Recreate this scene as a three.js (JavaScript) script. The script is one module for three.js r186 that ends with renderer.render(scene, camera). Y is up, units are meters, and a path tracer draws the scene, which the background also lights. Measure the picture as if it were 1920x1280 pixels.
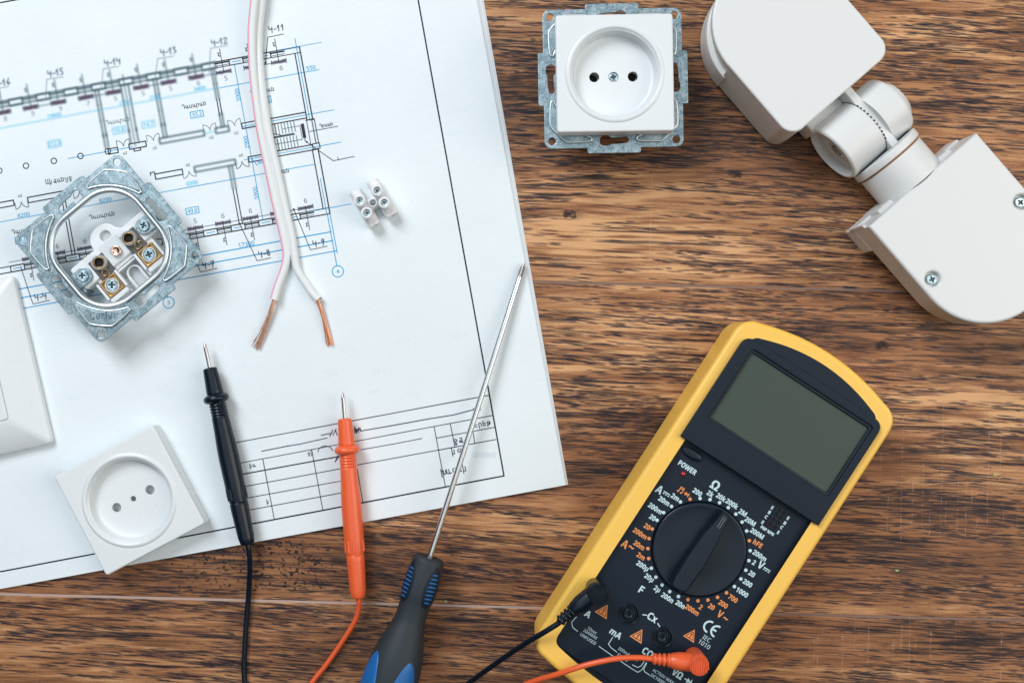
import * as THREE from 'three';
import { mergeGeometries, mergeVertices, toCreasedNormals } from 'three/addons/utils/BufferGeometryUtils.js';
import { RoundedBoxGeometry } from 'three/addons/geometries/RoundedBoxGeometry.js';
import { TextGeometry } from 'three/addons/geometries/TextGeometry.js';
import { FontLoader } from 'three/addons/loaders/FontLoader.js';
import { RectAreaLightUniformsLib } from 'three/addons/lights/RectAreaLightUniformsLib.js';

// ---------------------------------------------------------------- camera, lamps, exposure
const scene = new THREE.Scene();
scene.background = new THREE.Color(0x000000);
const EYE = 0.55;                                           // metres above the table
const camera = new THREE.PerspectiveCamera(36.78, 1024 / 682, 0.02, 10);
camera.position.set(0, EYE, 0);
camera.up.set(0, 0, -1);
camera.lookAt(0, 0, 0);
const renderer = new THREE.WebGLRenderer({ antialias: true });
renderer.toneMapping = THREE.LinearToneMapping;
renderer.toneMappingExposure = 0.86;
renderer.shadowMap.enabled = true;
RectAreaLightUniformsLib.init();
function softbox(name, color, intensity, w, h, pos, aim) {
  const l = new THREE.RectAreaLight(color, intensity, w, h);
  l.name = name; l.position.set(...pos); l.lookAt(...aim); scene.add(l);
}
softbox('key_softbox', 0xf4f9ff, 16.2, 0.65, 0.78, [-0.74, 1.15, -1.0], [0, 0, 0]);
softbox('side_softbox', 0xfff8ee, 4.4, 1.0, 1.1, [1.25, 1.0, -0.05], [0, 0, 0]);
softbox('overhead_fill', 0xf0f8ff, 1.2, 2.4, 2.0, [-0.1, 1.9, -0.1], [-0.1, 0, -0.1]);  // added fill light from above: lifts shadows and brightens flat metal

// ---------------------------------------------------------------- helpers
const rnd = (() => { let s = 12345; return () => { s = (s + 0x6d2b79f5) | 0; let t = Math.imul(s ^ (s >>> 15), 1 | s); t = (t + Math.imul(t ^ (t >>> 7), 61 | t)) ^ t; return ((t ^ (t >>> 14)) >>> 0) / 4294967296; }; })();
const rr = (a, b) => a + (b - a) * rnd();
const hash = (x, y, s) => { let h = Math.imul(x, 374761393) ^ Math.imul(y, 668265263) ^ Math.imul(s, 1274126177); h = Math.imul(h ^ (h >>> 13), 1274126177); return ((h ^ (h >>> 16)) >>> 0) / 4294967296; };
function vnoise(x, y, s) {
  const xi = Math.floor(x), yi = Math.floor(y); let fx = x - xi, fy = y - yi; fx = fx * fx * (3 - 2 * fx); fy = fy * fy * (3 - 2 * fy);
  const a = hash(xi, yi, s), b = hash(xi + 1, yi, s), c = hash(xi, yi + 1, s), d = hash(xi + 1, yi + 1, s);
  return a + (b - a) * fx + (c - a) * fy + (a - b - c + d) * fx * fy;
}
const fbm = (x, y, s, o = 3) => { let v = 0, a = 0.5, n = 0; for (let i = 0; i < o; i++) { v += a * vnoise(x, y, s + i * 17); n += a; a *= 0.5; x *= 2.03; y *= 2.03; } return v / n; };
const clamp = (x, a = 0, b = 1) => Math.min(b, Math.max(a, x));
const sstep = (a, b, x) => { const t = clamp((x - a) / (b - a)); return t * t * (3 - 2 * t); };
const FOCAL = 1925;                                         // the photograph's focal length in its own pixels: a measure in it at height h (mm) is a length on the table
const per = (h) => (EYE * 1000 - h) / FOCAL;                // mm per photo pixel for a level h mm above the table
const spot = (x, y, h) => [(x - 960) * per(h), h, (y - 640) * per(h)];   // mm on the table
const D2R = Math.PI / 180;

const M = {};
function tex(canvas, srgb = true, wrap = false) {
  const t = new THREE.CanvasTexture(canvas); if (srgb) t.colorSpace = THREE.SRGBColorSpace;
  if (wrap) t.wrapS = t.wrapT = THREE.RepeatWrapping; t.anisotropy = 8; return t;
}
function canvas(w, h) { const c = document.createElement('canvas'); c.width = w; c.height = h; return c; }
function noiseTex(n, f, srgb) {                             // f(x, y) in 0..1 over a wrapping tile -> [r, g, b] 0..255
  const c = canvas(n, n), g = c.getContext('2d'), d = g.createImageData(n, n);
  for (let y = 0; y < n; y++) for (let x = 0; x < n; x++) { const v = f(x, y), i = (y * n + x) * 4; d.data[i] = v[0]; d.data[i + 1] = v[1]; d.data[i + 2] = v[2]; d.data[i + 3] = 255; }
  g.putImageData(d, 0, 0); return tex(c, srgb, true);
}
// geometry in millimetres; x right, y up off the table, z towards the bottom of the photograph
function boxUV(g, tile = 40) {
  const p = g.attributes.position, n = g.attributes.normal, uv = new Float32Array(p.count * 2);
  for (let i = 0; i < p.count; i++) {
    const ax = Math.abs(n.getX(i)), ay = Math.abs(n.getY(i)), az = Math.abs(n.getZ(i));
    let u, v; if (ay >= ax && ay >= az) { u = p.getX(i); v = p.getZ(i); } else if (ax >= az) { u = p.getZ(i); v = p.getY(i); } else { u = p.getX(i); v = p.getY(i); }
    uv[i * 2] = u / tile; uv[i * 2 + 1] = v / tile;
  }
  g.setAttribute('uv', new THREE.BufferAttribute(uv, 2)); return g;
}
function prep(g, keepUV) {
  g = g.index ? g.toNonIndexed() : g; for (const k of Object.keys(g.attributes)) if (!['position', 'normal', 'uv'].includes(k)) g.deleteAttribute(k);
  if (!g.attributes.normal) g.computeVertexNormals(); if (!keepUV) boxUV(g); return g;
}
function part(name, geos, mat, parent, keepUV = false) {
  const list = (Array.isArray(geos) ? geos : [geos]).map((g) => prep(g, keepUV));
  const g = list.length > 1 ? mergeGeometries(list) : list[0]; g.scale(0.001, 0.001, 0.001);
  const m = new THREE.Mesh(g, mat); m.name = name; m.castShadow = m.receiveShadow = true; (parent || scene).add(m); return m;
}
function thing(name, label, category, [x, y, z] = [0, 0, 0], turn = 0) {   // turn: degrees clockwise seen from above
  const o = new THREE.Group(); o.name = name; o.position.set(x / 1000, y / 1000, z / 1000); o.rotation.y = -turn * D2R;
  o.userData = { label, category }; scene.add(o); return o;
}
function ex(shape, y0, y1, bevel = 0.6, seg = 3, curve = 28) {   // shape drawn with y towards the top of the photograph, raised from y0 to y1
  const g = new THREE.ExtrudeGeometry(shape, { depth: Math.max(0.01, y1 - y0 - 2 * bevel), bevelEnabled: bevel > 0, bevelThickness: bevel, bevelSize: bevel, bevelOffset: -bevel, bevelSegments: seg, curveSegments: curve });
  g.translate(0, 0, bevel); g.rotateX(-Math.PI / 2); g.translate(0, y0, 0); return g;
}
function creased(g, ang = 0.6) {                            // smooth within a crease angle, weighted by area so that flat faces stay flat
  g = g.index ? g.toNonIndexed() : g; const p = g.attributes.position, n = p.count, F = [], map = new Map(), co = Math.cos(ang), a = new THREE.Vector3(), b = new THREE.Vector3(), c = new THREE.Vector3();
  for (let i = 0; i < n; i += 3) { a.fromBufferAttribute(p, i); b.fromBufferAttribute(p, i + 1).sub(a); c.fromBufferAttribute(p, i + 2).sub(a); const w = b.cross(c).clone(), l = w.length() || 1e-12; F.push({ w, u: w.clone().multiplyScalar(1 / l) }); }
  const key = (i) => `${Math.round(p.getX(i) * 2000)},${Math.round(p.getY(i) * 2000)},${Math.round(p.getZ(i) * 2000)}`, keys = [];
  for (let i = 0; i < n; i++) { const k = key(i); keys.push(k); if (!map.has(k)) map.set(k, []); map.get(k).push(F[i / 3 | 0]); }
  const out = new Float32Array(n * 3); for (let i = 0; i < n; i++) { const f = F[i / 3 | 0]; a.set(0, 0, 0); for (const q of map.get(keys[i])) if (q.u.dot(f.u) > co) a.add(q.w); if (a.lengthSq() < 1e-24) a.copy(f.u); a.normalize(); out.set([a.x, a.y, a.z], i * 3); }
  g.setAttribute('normal', new THREE.BufferAttribute(out, 3)); return g;
}
function rrect(x0, y0, x1, y1, r) {
  const s = new THREE.Shape(); s.moveTo(x0 + r, y0); s.lineTo(x1 - r, y0); s.absarc(x1 - r, y0 + r, r, -Math.PI / 2, 0); s.lineTo(x1, y1 - r); s.absarc(x1 - r, y1 - r, r, 0, Math.PI / 2);
  s.lineTo(x0 + r, y1); s.absarc(x0 + r, y1 - r, r, Math.PI / 2, Math.PI); s.lineTo(x0, y0 + r); s.absarc(x0 + r, y0 + r, r, Math.PI, Math.PI * 1.5); return s;
}
const rpath = (...a) => new THREE.Path(rrect(...a).getPoints(12));
const cpath = (x, y, r) => { const p = new THREE.Path(); p.absarc(x, y, r, 0, Math.PI * 2, false); return p; };
const circ = (x, y, r) => { const p = new THREE.Shape(); p.absarc(x, y, r, 0, Math.PI * 2, false); return p; };
const poly = (pts) => new THREE.Shape(pts.map((p) => new THREE.Vector2(p[0], p[1])));
const cyl = (r0, r1, h, x, y, z, seg = 32) => new THREE.CylinderGeometry(r1, r0, h, seg).translate(x, y + h / 2, z);
const lathe = (pts, seg = 40) => new THREE.LatheGeometry(pts.map((p) => new THREE.Vector2(p[0], p[1])), seg);
const V = (a) => new THREE.Vector3(...a);
function along(g, a, b) {                                   // carries a shape built up the y axis from the origin onto the line from a towards b
  const d = V(b).sub(V(a)).normalize(); g.applyQuaternion(new THREE.Quaternion().setFromUnitVectors(new THREE.Vector3(0, 1, 0), d)); return g.translate(...a);
}
function tube(pts, r, seg = 160, rad = 14) { return new THREE.TubeGeometry(new THREE.CatmullRomCurve3(pts.map(V), false, 'centripetal'), seg, r, rad); }
function crossScrew(parent, x, y, z, r, mat, turn = 0.4, dark = M.darkMetal) {   // a pan head screw with a real cross recess, head top at y
  const s = circ(0, 0, r * 0.86), c = new THREE.Path(), a = r * 0.17, b = r * 0.58;
  [[a, b], [a, a], [b, a], [b, -a], [a, -a], [a, -b], [-a, -b], [-a, -a], [-b, -a], [-b, a], [-a, a], [-a, b]].forEach((p, i) => (i ? c.lineTo(...p) : c.moveTo(...p))); c.closePath(); s.holes.push(c);
  const top = ex(s, -0.7, 0, 0.12, 2, 20).rotateY(turn), rim = lathe([[r * 0.84, -0.7], [r * 0.84, -0.02], [r * 0.95, -0.16], [r, -0.5], [r, -1.3], [0, -1.3]].reverse(), 28);
  const o = part('screw', [top.translate(x, y, z), rim.translate(x, y, z)], mat, parent);
  part('recess', cyl(r * 0.7, r * 0.7, 0.1, x, y - 0.9, z, 16), dark, o); return o;
}
// a flat print: draws in the photograph's own measures on a level sheet that is turned by `turn` degrees about origin [px, py]
function printer(c, [ox, oy], turn, k, x0, z0, S) {
  const g = c.getContext('2d'), co = Math.cos(turn * D2R), si = Math.sin(turn * D2R), f = k * S;
  const set = () => g.setTransform(co * f, -si * f, si * f, co * f, -(ox * co + oy * si) * f - x0 * S, (ox * si - oy * co) * f - z0 * S);
  set(); g.reset0 = set; return g;
}
function planUV(g, x0, z0, w, d) {
  g = g.index ? g.toNonIndexed() : g; const p = g.attributes.position, uv = new Float32Array(p.count * 2);
  for (let i = 0; i < p.count; i++) { uv[i * 2] = (p.getX(i) - x0) / w; uv[i * 2 + 1] = 1 - (p.getZ(i) - z0) / d; }
  g.setAttribute('uv', new THREE.BufferAttribute(uv, 2)); return g;
}

// ---------------------------------------------------------------- materials
const rgb = (r, g, b) => new THREE.Color().setRGB(r, g, b);
const N = 256, wrapn = (x, y, f, s) => { const a = x / N, b = y / N; return (vnoise(a * f, b * f, s) * (1 - a) + vnoise((a + 1) * f - 0 * f, b * f, s) * 0 + vnoise((a - 1) * f + 64, b * f, s) * a); };
const grain = noiseTex(N, (x, y) => { const v = 128 + 90 * (hash(x, y, 3) - 0.5) + 70 * (hash(x >> 1, y >> 1, 9) - 0.5); return [v, v, v]; }, false);
const soft = noiseTex(N, (x, y) => { const v = 205 + 50 * wrapn(x, y, 9, 5) - 25 * hash(x, y, 4) * wrapn(x, y, 23, 8); return [v, v, v]; }, false);
const zinc = noiseTex(512, (x, y) => {
  const a = vnoise(x / 3.2, y / 3.2, 21), b = vnoise(x / 7 + 5, y / 7, 22), c = hash(x, y, 23), e = vnoise(x / 28, y / 28, 24);
  let t = 0.6 + 0.5 * (b - 0.5) + 0.55 * (a - 0.5) + 0.18 * (c - 0.5) + 0.28 * (e - 0.5); if (a > 0.66 && b > 0.45) t -= 0.32; t = clamp(t);
  return [62 + 158 * t, 88 + 142 * t, 98 + 136 * t];
}, true);
const std = (o) => new THREE.MeshPhysicalMaterial(o);
M.white = std({ color: rgb(0.755, 0.79, 0.8), roughness: 0.34, roughnessMap: soft });
M.ivory = std({ color: rgb(0.735, 0.745, 0.735), roughness: 0.42, roughnessMap: soft, bumpMap: grain, bumpScale: 0.00001 });
M.greyPlastic = std({ color: rgb(0.55, 0.58, 0.6), roughness: 0.5 });
M.black = std({ color: rgb(0.0055, 0.0135, 0.025), roughness: 0.55, specularIntensity: 0.55, bumpMap: grain, bumpScale: 0.00005 });
M.blackGloss = std({ color: rgb(0.0035, 0.010, 0.019), roughness: 0.3, specularIntensity: 0.7, bumpMap: grain, bumpScale: 0.000012 });
M.rubber = std({ color: rgb(0.016, 0.025, 0.032), roughness: 0.62, bumpMap: grain, bumpScale: 0.00004 });
M.yellow = std({ color: rgb(0.96, 0.57, 0.10), roughness: 0.42, roughnessMap: soft, bumpMap: grain, bumpScale: 0.00001 });
M.orange = std({ color: rgb(0.86, 0.13, 0.04), roughness: 0.36, roughnessMap: soft });
M.blue = std({ color: rgb(0.006, 0.13, 0.40), roughness: 0.45, bumpMap: grain, bumpScale: 0.00002 });
M.zinc = std({ color: rgb(0.93, 0.97, 0.98), map: zinc, metalness: 0.8, roughness: 0.42, bumpMap: grain, bumpScale: 0.00001 });
M.zincEdge = std({ color: rgb(0.72, 0.78, 0.8), metalness: 0.92, roughness: 0.36 });
M.screw = std({ color: rgb(0.46, 0.6, 0.65), metalness: 0.95, roughness: 0.26 });
M.steel = std({ color: rgb(0.62, 0.65, 0.67), metalness: 1, roughness: 0.26 });
M.tip = std({ color: rgb(0.52, 0.5, 0.5), metalness: 1, roughness: 0.22 });
M.darkMetal = std({ color: rgb(0.06, 0.09, 0.1), metalness: 0.6, roughness: 0.4 });
M.brass = std({ color: rgb(0.52, 0.34, 0.16), metalness: 1, roughness: 0.3 });
M.copper = std({ color: rgb(0.95, 0.62, 0.48), metalness: 1, roughness: 0.25 });
M.cloudy = std({ color: rgb(0.85, 0.87, 0.88), transmission: 0.55, thickness: 0, roughness: 0.2 });
M.clear = std({ color: rgb(0.97, 0.98, 0.98), transmission: 1, thickness: 0, roughness: 0.08 });
M.pink = std({ color: rgb(0.82, 0.33, 0.44), roughness: 0.45 });
M.pvc = std({ color: rgb(0.78, 0.80, 0.795), roughness: 0.42, roughnessMap: soft });
M.hole = std({ color: rgb(0.004, 0.004, 0.005), roughness: 0.8 });
M.lcd = std({ color: rgb(0.058, 0.078, 0.062), roughness: 0.34, specularIntensity: 0.5, roughnessMap: soft });
M.led = std({ color: rgb(0.4, 0.012, 0.01), roughness: 0.12, clearcoat: 1 });
M.paperEdge = std({ color: rgb(0.66, 0.7, 0.72), roughness: 0.9 });
M.seam = std({ color: rgb(0.46, 0.33, 0.28), roughness: 0.7 });

// ---------------------------------------------------------------- table of wooden planks
const TABLE_TURN = 1.47, SEAMS = [-381.5, -206.9, -32.3, 142.3, 316.9, 491.5];
function woodTexture(seed, z0, patches, extra) {            // one plank: 640 mm x 175 mm, drawn in the photograph's measures
  const W = 2048, Hh = 560, s = W / 640, c = canvas(W, Hh), g = c.getContext('2d'), d = g.createImageData(W, Hh);
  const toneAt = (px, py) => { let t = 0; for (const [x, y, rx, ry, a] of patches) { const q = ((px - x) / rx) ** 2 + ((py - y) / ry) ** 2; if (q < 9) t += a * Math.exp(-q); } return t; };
  const lo = [62, 42, 33], mid = [146, 98, 65], hi = [214, 164, 117], tone = new Float32Array((W >> 3) * (Hh >> 3));
  for (let y = 0; y < Hh; y++) for (let x = 0; x < W; x++) {
    const mx = x / s - 320, mz = y / s + z0, px = 960 + mx * 3.5, py = 640 + (mz + mx * 0.0256) * 3.5;
    const warp = 5 * (fbm(mx / 55, mz / 30, seed, 2) - 0.5);
    const a = fbm(mx / 90, (mz + warp) / 14, seed + 3, 2), b = fbm(mx / 30, (mz + warp) / 2.2, seed + 7, 3), e = vnoise(mx / 24, (mz + warp * 0.6) / 0.62, seed + 11), e2 = vnoise(mx / 7, (mz + warp * 0.6) / 0.36, seed + 13), f = hash(x, y, seed);
    let t = 0.56 + 0.5 * (a - 0.5) + 0.4 * (b - 0.5) + 0.26 * (e - 0.5) + 0.26 * (e2 - 0.5) + 0.16 * (f - 0.5);
    t += toneAt(px, py) * clamp(0.2 + 2.6 * (b - 0.3) + 0.5 * (e - 0.5), 0, 1.7) * 0.9;   // paler and darker patches at set places, broken up by the grain
    if (!(x & 7) && !(y & 7)) tone[(y >> 3) * (W >> 3) + (x >> 3)] = t;
    t = clamp(t); const i = (y * W + x) * 4;
    for (let k = 0; k < 3; k++) d.data[i + k] = t < 0.5 ? lo[k] + (mid[k] - lo[k]) * t * 2 : mid[k] + (hi[k] - mid[k]) * (t - 0.5) * 2;
    d.data[i + 3] = 255;
  }
  g.putImageData(d, 0, 0);
  const dash = (x, y, len, th, slope, col) => { g.fillStyle = col; g.beginPath(); g.moveTo(x, y); const mxx = x + len * rr(0.3, 0.7); g.quadraticCurveTo(mxx, y + slope * len * 0.5 - th, x + len, y + slope * len); g.quadraticCurveTo(mxx, y + slope * len * 0.5 + th, x, y); g.fill(); };
  for (let i = 0; i < 42000; i++) {
    const x = rr(-20, W), y = rr(0, Hh), mx = x / s - 320, mz = y / s + z0, den = fbm(mx / 60, mz / 16, seed + 31, 2) * 0.5 + fbm(mx / 26, mz / 2.4, seed + 37, 2) * 0.75;
    const tn = tone[clamp((y | 0) >> 3, 0, (Hh >> 3) - 1) * (W >> 3) + clamp((x | 0) >> 3, 0, (W >> 3) - 1)];
    if (den + 0.05 * (0.5 - tn) < rr(0.46, 0.94)) continue;
    const slope = 0.05 + 0.10 * (fbm(mx / 70, mz / 40, seed + 41, 2) - 0.5) * 2 + rr(-0.02, 0.02);
    dash(x, y, rr(12, 40) * (rnd() < 0.22 ? 2.4 : 1), rr(0.9, 1.75), slope * 0.8, `rgba(${26 + rr(0, 14) | 0},${23 + rr(0, 8) | 0},${31 + rr(0, 8) | 0},${rr(0.55, 1).toFixed(2)})`);
  }
  for (let i = 0; i < 1100; i++) dash(rr(0, W), rr(0, Hh), rr(14, 60), rr(0.5, 1.1), 0.04, `rgba(226,176,126,${rr(0.1, 0.32).toFixed(2)})`);
  const at = (px, py) => { const mx = (px - 960) / 3.5, mz = (py - 640) / 3.5 - mx * 0.0256; return [(mx + 320) * s, (mz - z0) * s]; };
  extra?.(g, at, dash);
  return c;
}
function knot(g, at, dash, px, py, r) {
  const [x, y] = at(px, py);
  for (let i = 0; i < 46; i++) { g.fillStyle = `rgba(34,22,22,${rr(0.1, 0.5)})`; g.beginPath(); g.ellipse(x + rr(-1, 1) * r * 0.9, y + rr(-1, 1) * r * 0.5, rr(1, r * 0.5), rr(0.7, r * 0.28), rr(-0.4, 0.4), 0, 7); g.fill(); }
  for (let i = 0; i < 34; i++) dash(x - rr(0.5, 7) * r, y + rr(-1, 1) * r * 0.8, rr(1, 6) * r, rr(0.5, 1.5), rr(-0.05, 0.1), `rgba(40,26,26,${rr(0.1, 0.5)})`);
}
function sawMarks(g, at, list) {                            // pale broken cross-grain scratches
  for (const [px, y0, y1] of list) for (let y = y0; y < y1; y += rr(4, 13)) {
    const [a, b] = at(px + rr(-0.6, 0.6), y), [, b2] = at(px, y + rr(3, 11)); g.strokeStyle = `rgba(214,186,170,${rr(0.15, 0.55)})`; g.lineWidth = rr(0.7, 1.3); g.beginPath(); g.moveTo(a, b); g.lineTo(a + rr(-0.6, 0.6), b2); g.stroke();
  }
}
function heavy(g, at, dash, list) { for (const [px, py, len, n, hgt] of list) for (let i = 0; i < n; i++) { const [x, y] = at(px + rr(-0.2, 0.8) * len, py + rr(-1, 1) * hgt); dash(x, y, rr(0.2, 0.6) * len * 0.9, rr(1.2, 3), rr(0.0, 0.05), `rgba(26,22,30,${rr(0.3, 0.75)})`); } }
const woods = [
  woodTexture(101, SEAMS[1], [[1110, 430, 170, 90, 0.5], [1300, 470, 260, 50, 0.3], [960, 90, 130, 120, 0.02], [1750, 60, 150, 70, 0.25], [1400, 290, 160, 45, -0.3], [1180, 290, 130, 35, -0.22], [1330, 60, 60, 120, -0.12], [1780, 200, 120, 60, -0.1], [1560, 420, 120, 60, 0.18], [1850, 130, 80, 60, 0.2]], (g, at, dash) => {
    knot(g, at, dash, 1063, 402, 11); knot(g, at, dash, 1371, 326, 11); heavy(g, at, dash, [[1300, 320, 220, 12, 10], [960, 355, 200, 12, 14], [1150, 300, 160, 22, 14], [950, 215, 130, 16, 12], [1700, 215, 200, 18, 26], [1770, 275, 150, 14, 8], [1400, 255, 90, 18, 26], [1000, 460, 400, 14, 40], [1480, 380, 130, 12, 26]]);
    sawMarks(g, at, [[1215, 330, 480], [1110, 420, 500]]);
  }),
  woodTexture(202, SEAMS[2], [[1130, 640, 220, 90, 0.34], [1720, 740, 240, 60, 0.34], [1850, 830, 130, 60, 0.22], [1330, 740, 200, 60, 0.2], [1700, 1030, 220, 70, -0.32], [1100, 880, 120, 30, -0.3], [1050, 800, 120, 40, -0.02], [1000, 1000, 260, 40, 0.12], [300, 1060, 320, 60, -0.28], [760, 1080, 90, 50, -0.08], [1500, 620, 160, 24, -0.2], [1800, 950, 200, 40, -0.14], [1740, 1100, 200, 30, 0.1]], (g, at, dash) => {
    knot(g, at, dash, 1655, 647, 11); heavy(g, at, dash, [[1470, 612, 330, 20, 10], [1030, 778, 240, 20, 8], [1650, 800, 270, 9, 4], [1620, 845, 300, 8, 4], [1600, 868, 300, 8, 3], [1560, 942, 360, 18, 8], [1180, 1010, 200, 16, 20], [1540, 1030, 240, 36, 34], [1050, 880, 160, 24, 16]]);
    sawMarks(g, at, [[1698, 780, 1010], [1773, 760, 1000], [1804, 890, 990], [1820, 900, 1000], [1719, 900, 985], [1738, 860, 990], [1752, 930, 1000], [1782, 940, 980], [1841, 960, 1000], [1860, 750, 980], [1882, 760, 945], [1890, 940, 990], [1658, 850, 900], [1673, 930, 990], [1830, 905, 950], [1917, 950, 1000], [1290, 700, 860], [1365, 690, 790], [1560, 820, 960]]);
    for (let i = 0; i < 300; i++) { const cl = [370, 420, 470, 490, 545, 575, 600][i % 7], [x, y] = at(cl + rr(-26, 26) + rr(-20, 20), rr(1015, 1108)); g.fillStyle = `rgba(20,16,20,${rr(0.3, 0.9)})`; g.beginPath(); g.ellipse(x, y, rr(0.8, 4.2), rr(0.7, 2.1), rr(-1.2, 1.2), 0, 7); g.fill(); }
  }),
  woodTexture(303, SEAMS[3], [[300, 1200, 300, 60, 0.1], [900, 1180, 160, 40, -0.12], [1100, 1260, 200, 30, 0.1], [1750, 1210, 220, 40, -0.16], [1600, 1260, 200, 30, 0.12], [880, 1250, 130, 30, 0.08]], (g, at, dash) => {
    heavy(g, at, dash, [[100, 1180, 300, 16, 12], [820, 1170, 260, 24, 14], [1600, 1200, 300, 26, 30], [200, 1240, 300, 14, 10]]);
    sawMarks(g, at, [[1617, 1160, 1215], [1643, 1160, 1260], [1720, 1160, 1270], [1760, 1160, 1235], [1595, 1190, 1255], [1541, 1200, 1255], [1548, 1190, 1250], [1690, 1200, 1260], [1705, 1170, 1210], [1731, 1195, 1235], [1806, 1165, 1225], [1893, 1185, 1275]]);
  }),
];
{
  const table = new THREE.Group(); table.name = 'table_top'; table.rotation.y = -TABLE_TURN * D2R; table.userData = { kind: 'structure', label: 'brown wooden table top of wide horizontal planks', category: 'table' }; scene.add(table);
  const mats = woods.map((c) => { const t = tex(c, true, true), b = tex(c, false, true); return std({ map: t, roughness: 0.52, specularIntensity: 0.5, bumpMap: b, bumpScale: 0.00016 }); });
  const order = [1, 0, 1, 2, 0];
  for (let i = 0; i < 5; i++) {
    const z0 = SEAMS[i] + 0.6, z1 = SEAMS[i + 1] - 0.6, sh = rrect(-620, -z1, 620, -z0, 0.4);
    const g = planUV(ex(sh, -22, 0, 0.35, 2, 4), -320 + (i === 0 ? 210 : i === 4 ? 130 : 0), SEAMS[i], 640, 175);
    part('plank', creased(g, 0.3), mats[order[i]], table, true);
  }
  const worn = std({ color: rgb(0.22, 0.135, 0.10), roughness: 0.7 });   // the pale filler shows only along the left of one joint
  for (const [i, a, b, m] of [[1, -618, 618, worn], [2, -618, 618, worn], [3, -618, 22, M.seam], [3, 22, 618, worn], [4, -618, 618, worn]]) part('plank_joint', new THREE.BoxGeometry(b - a, 20, 1.5).translate((a + b) / 2, -10.2, SEAMS[i]), m, table);
}

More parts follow.
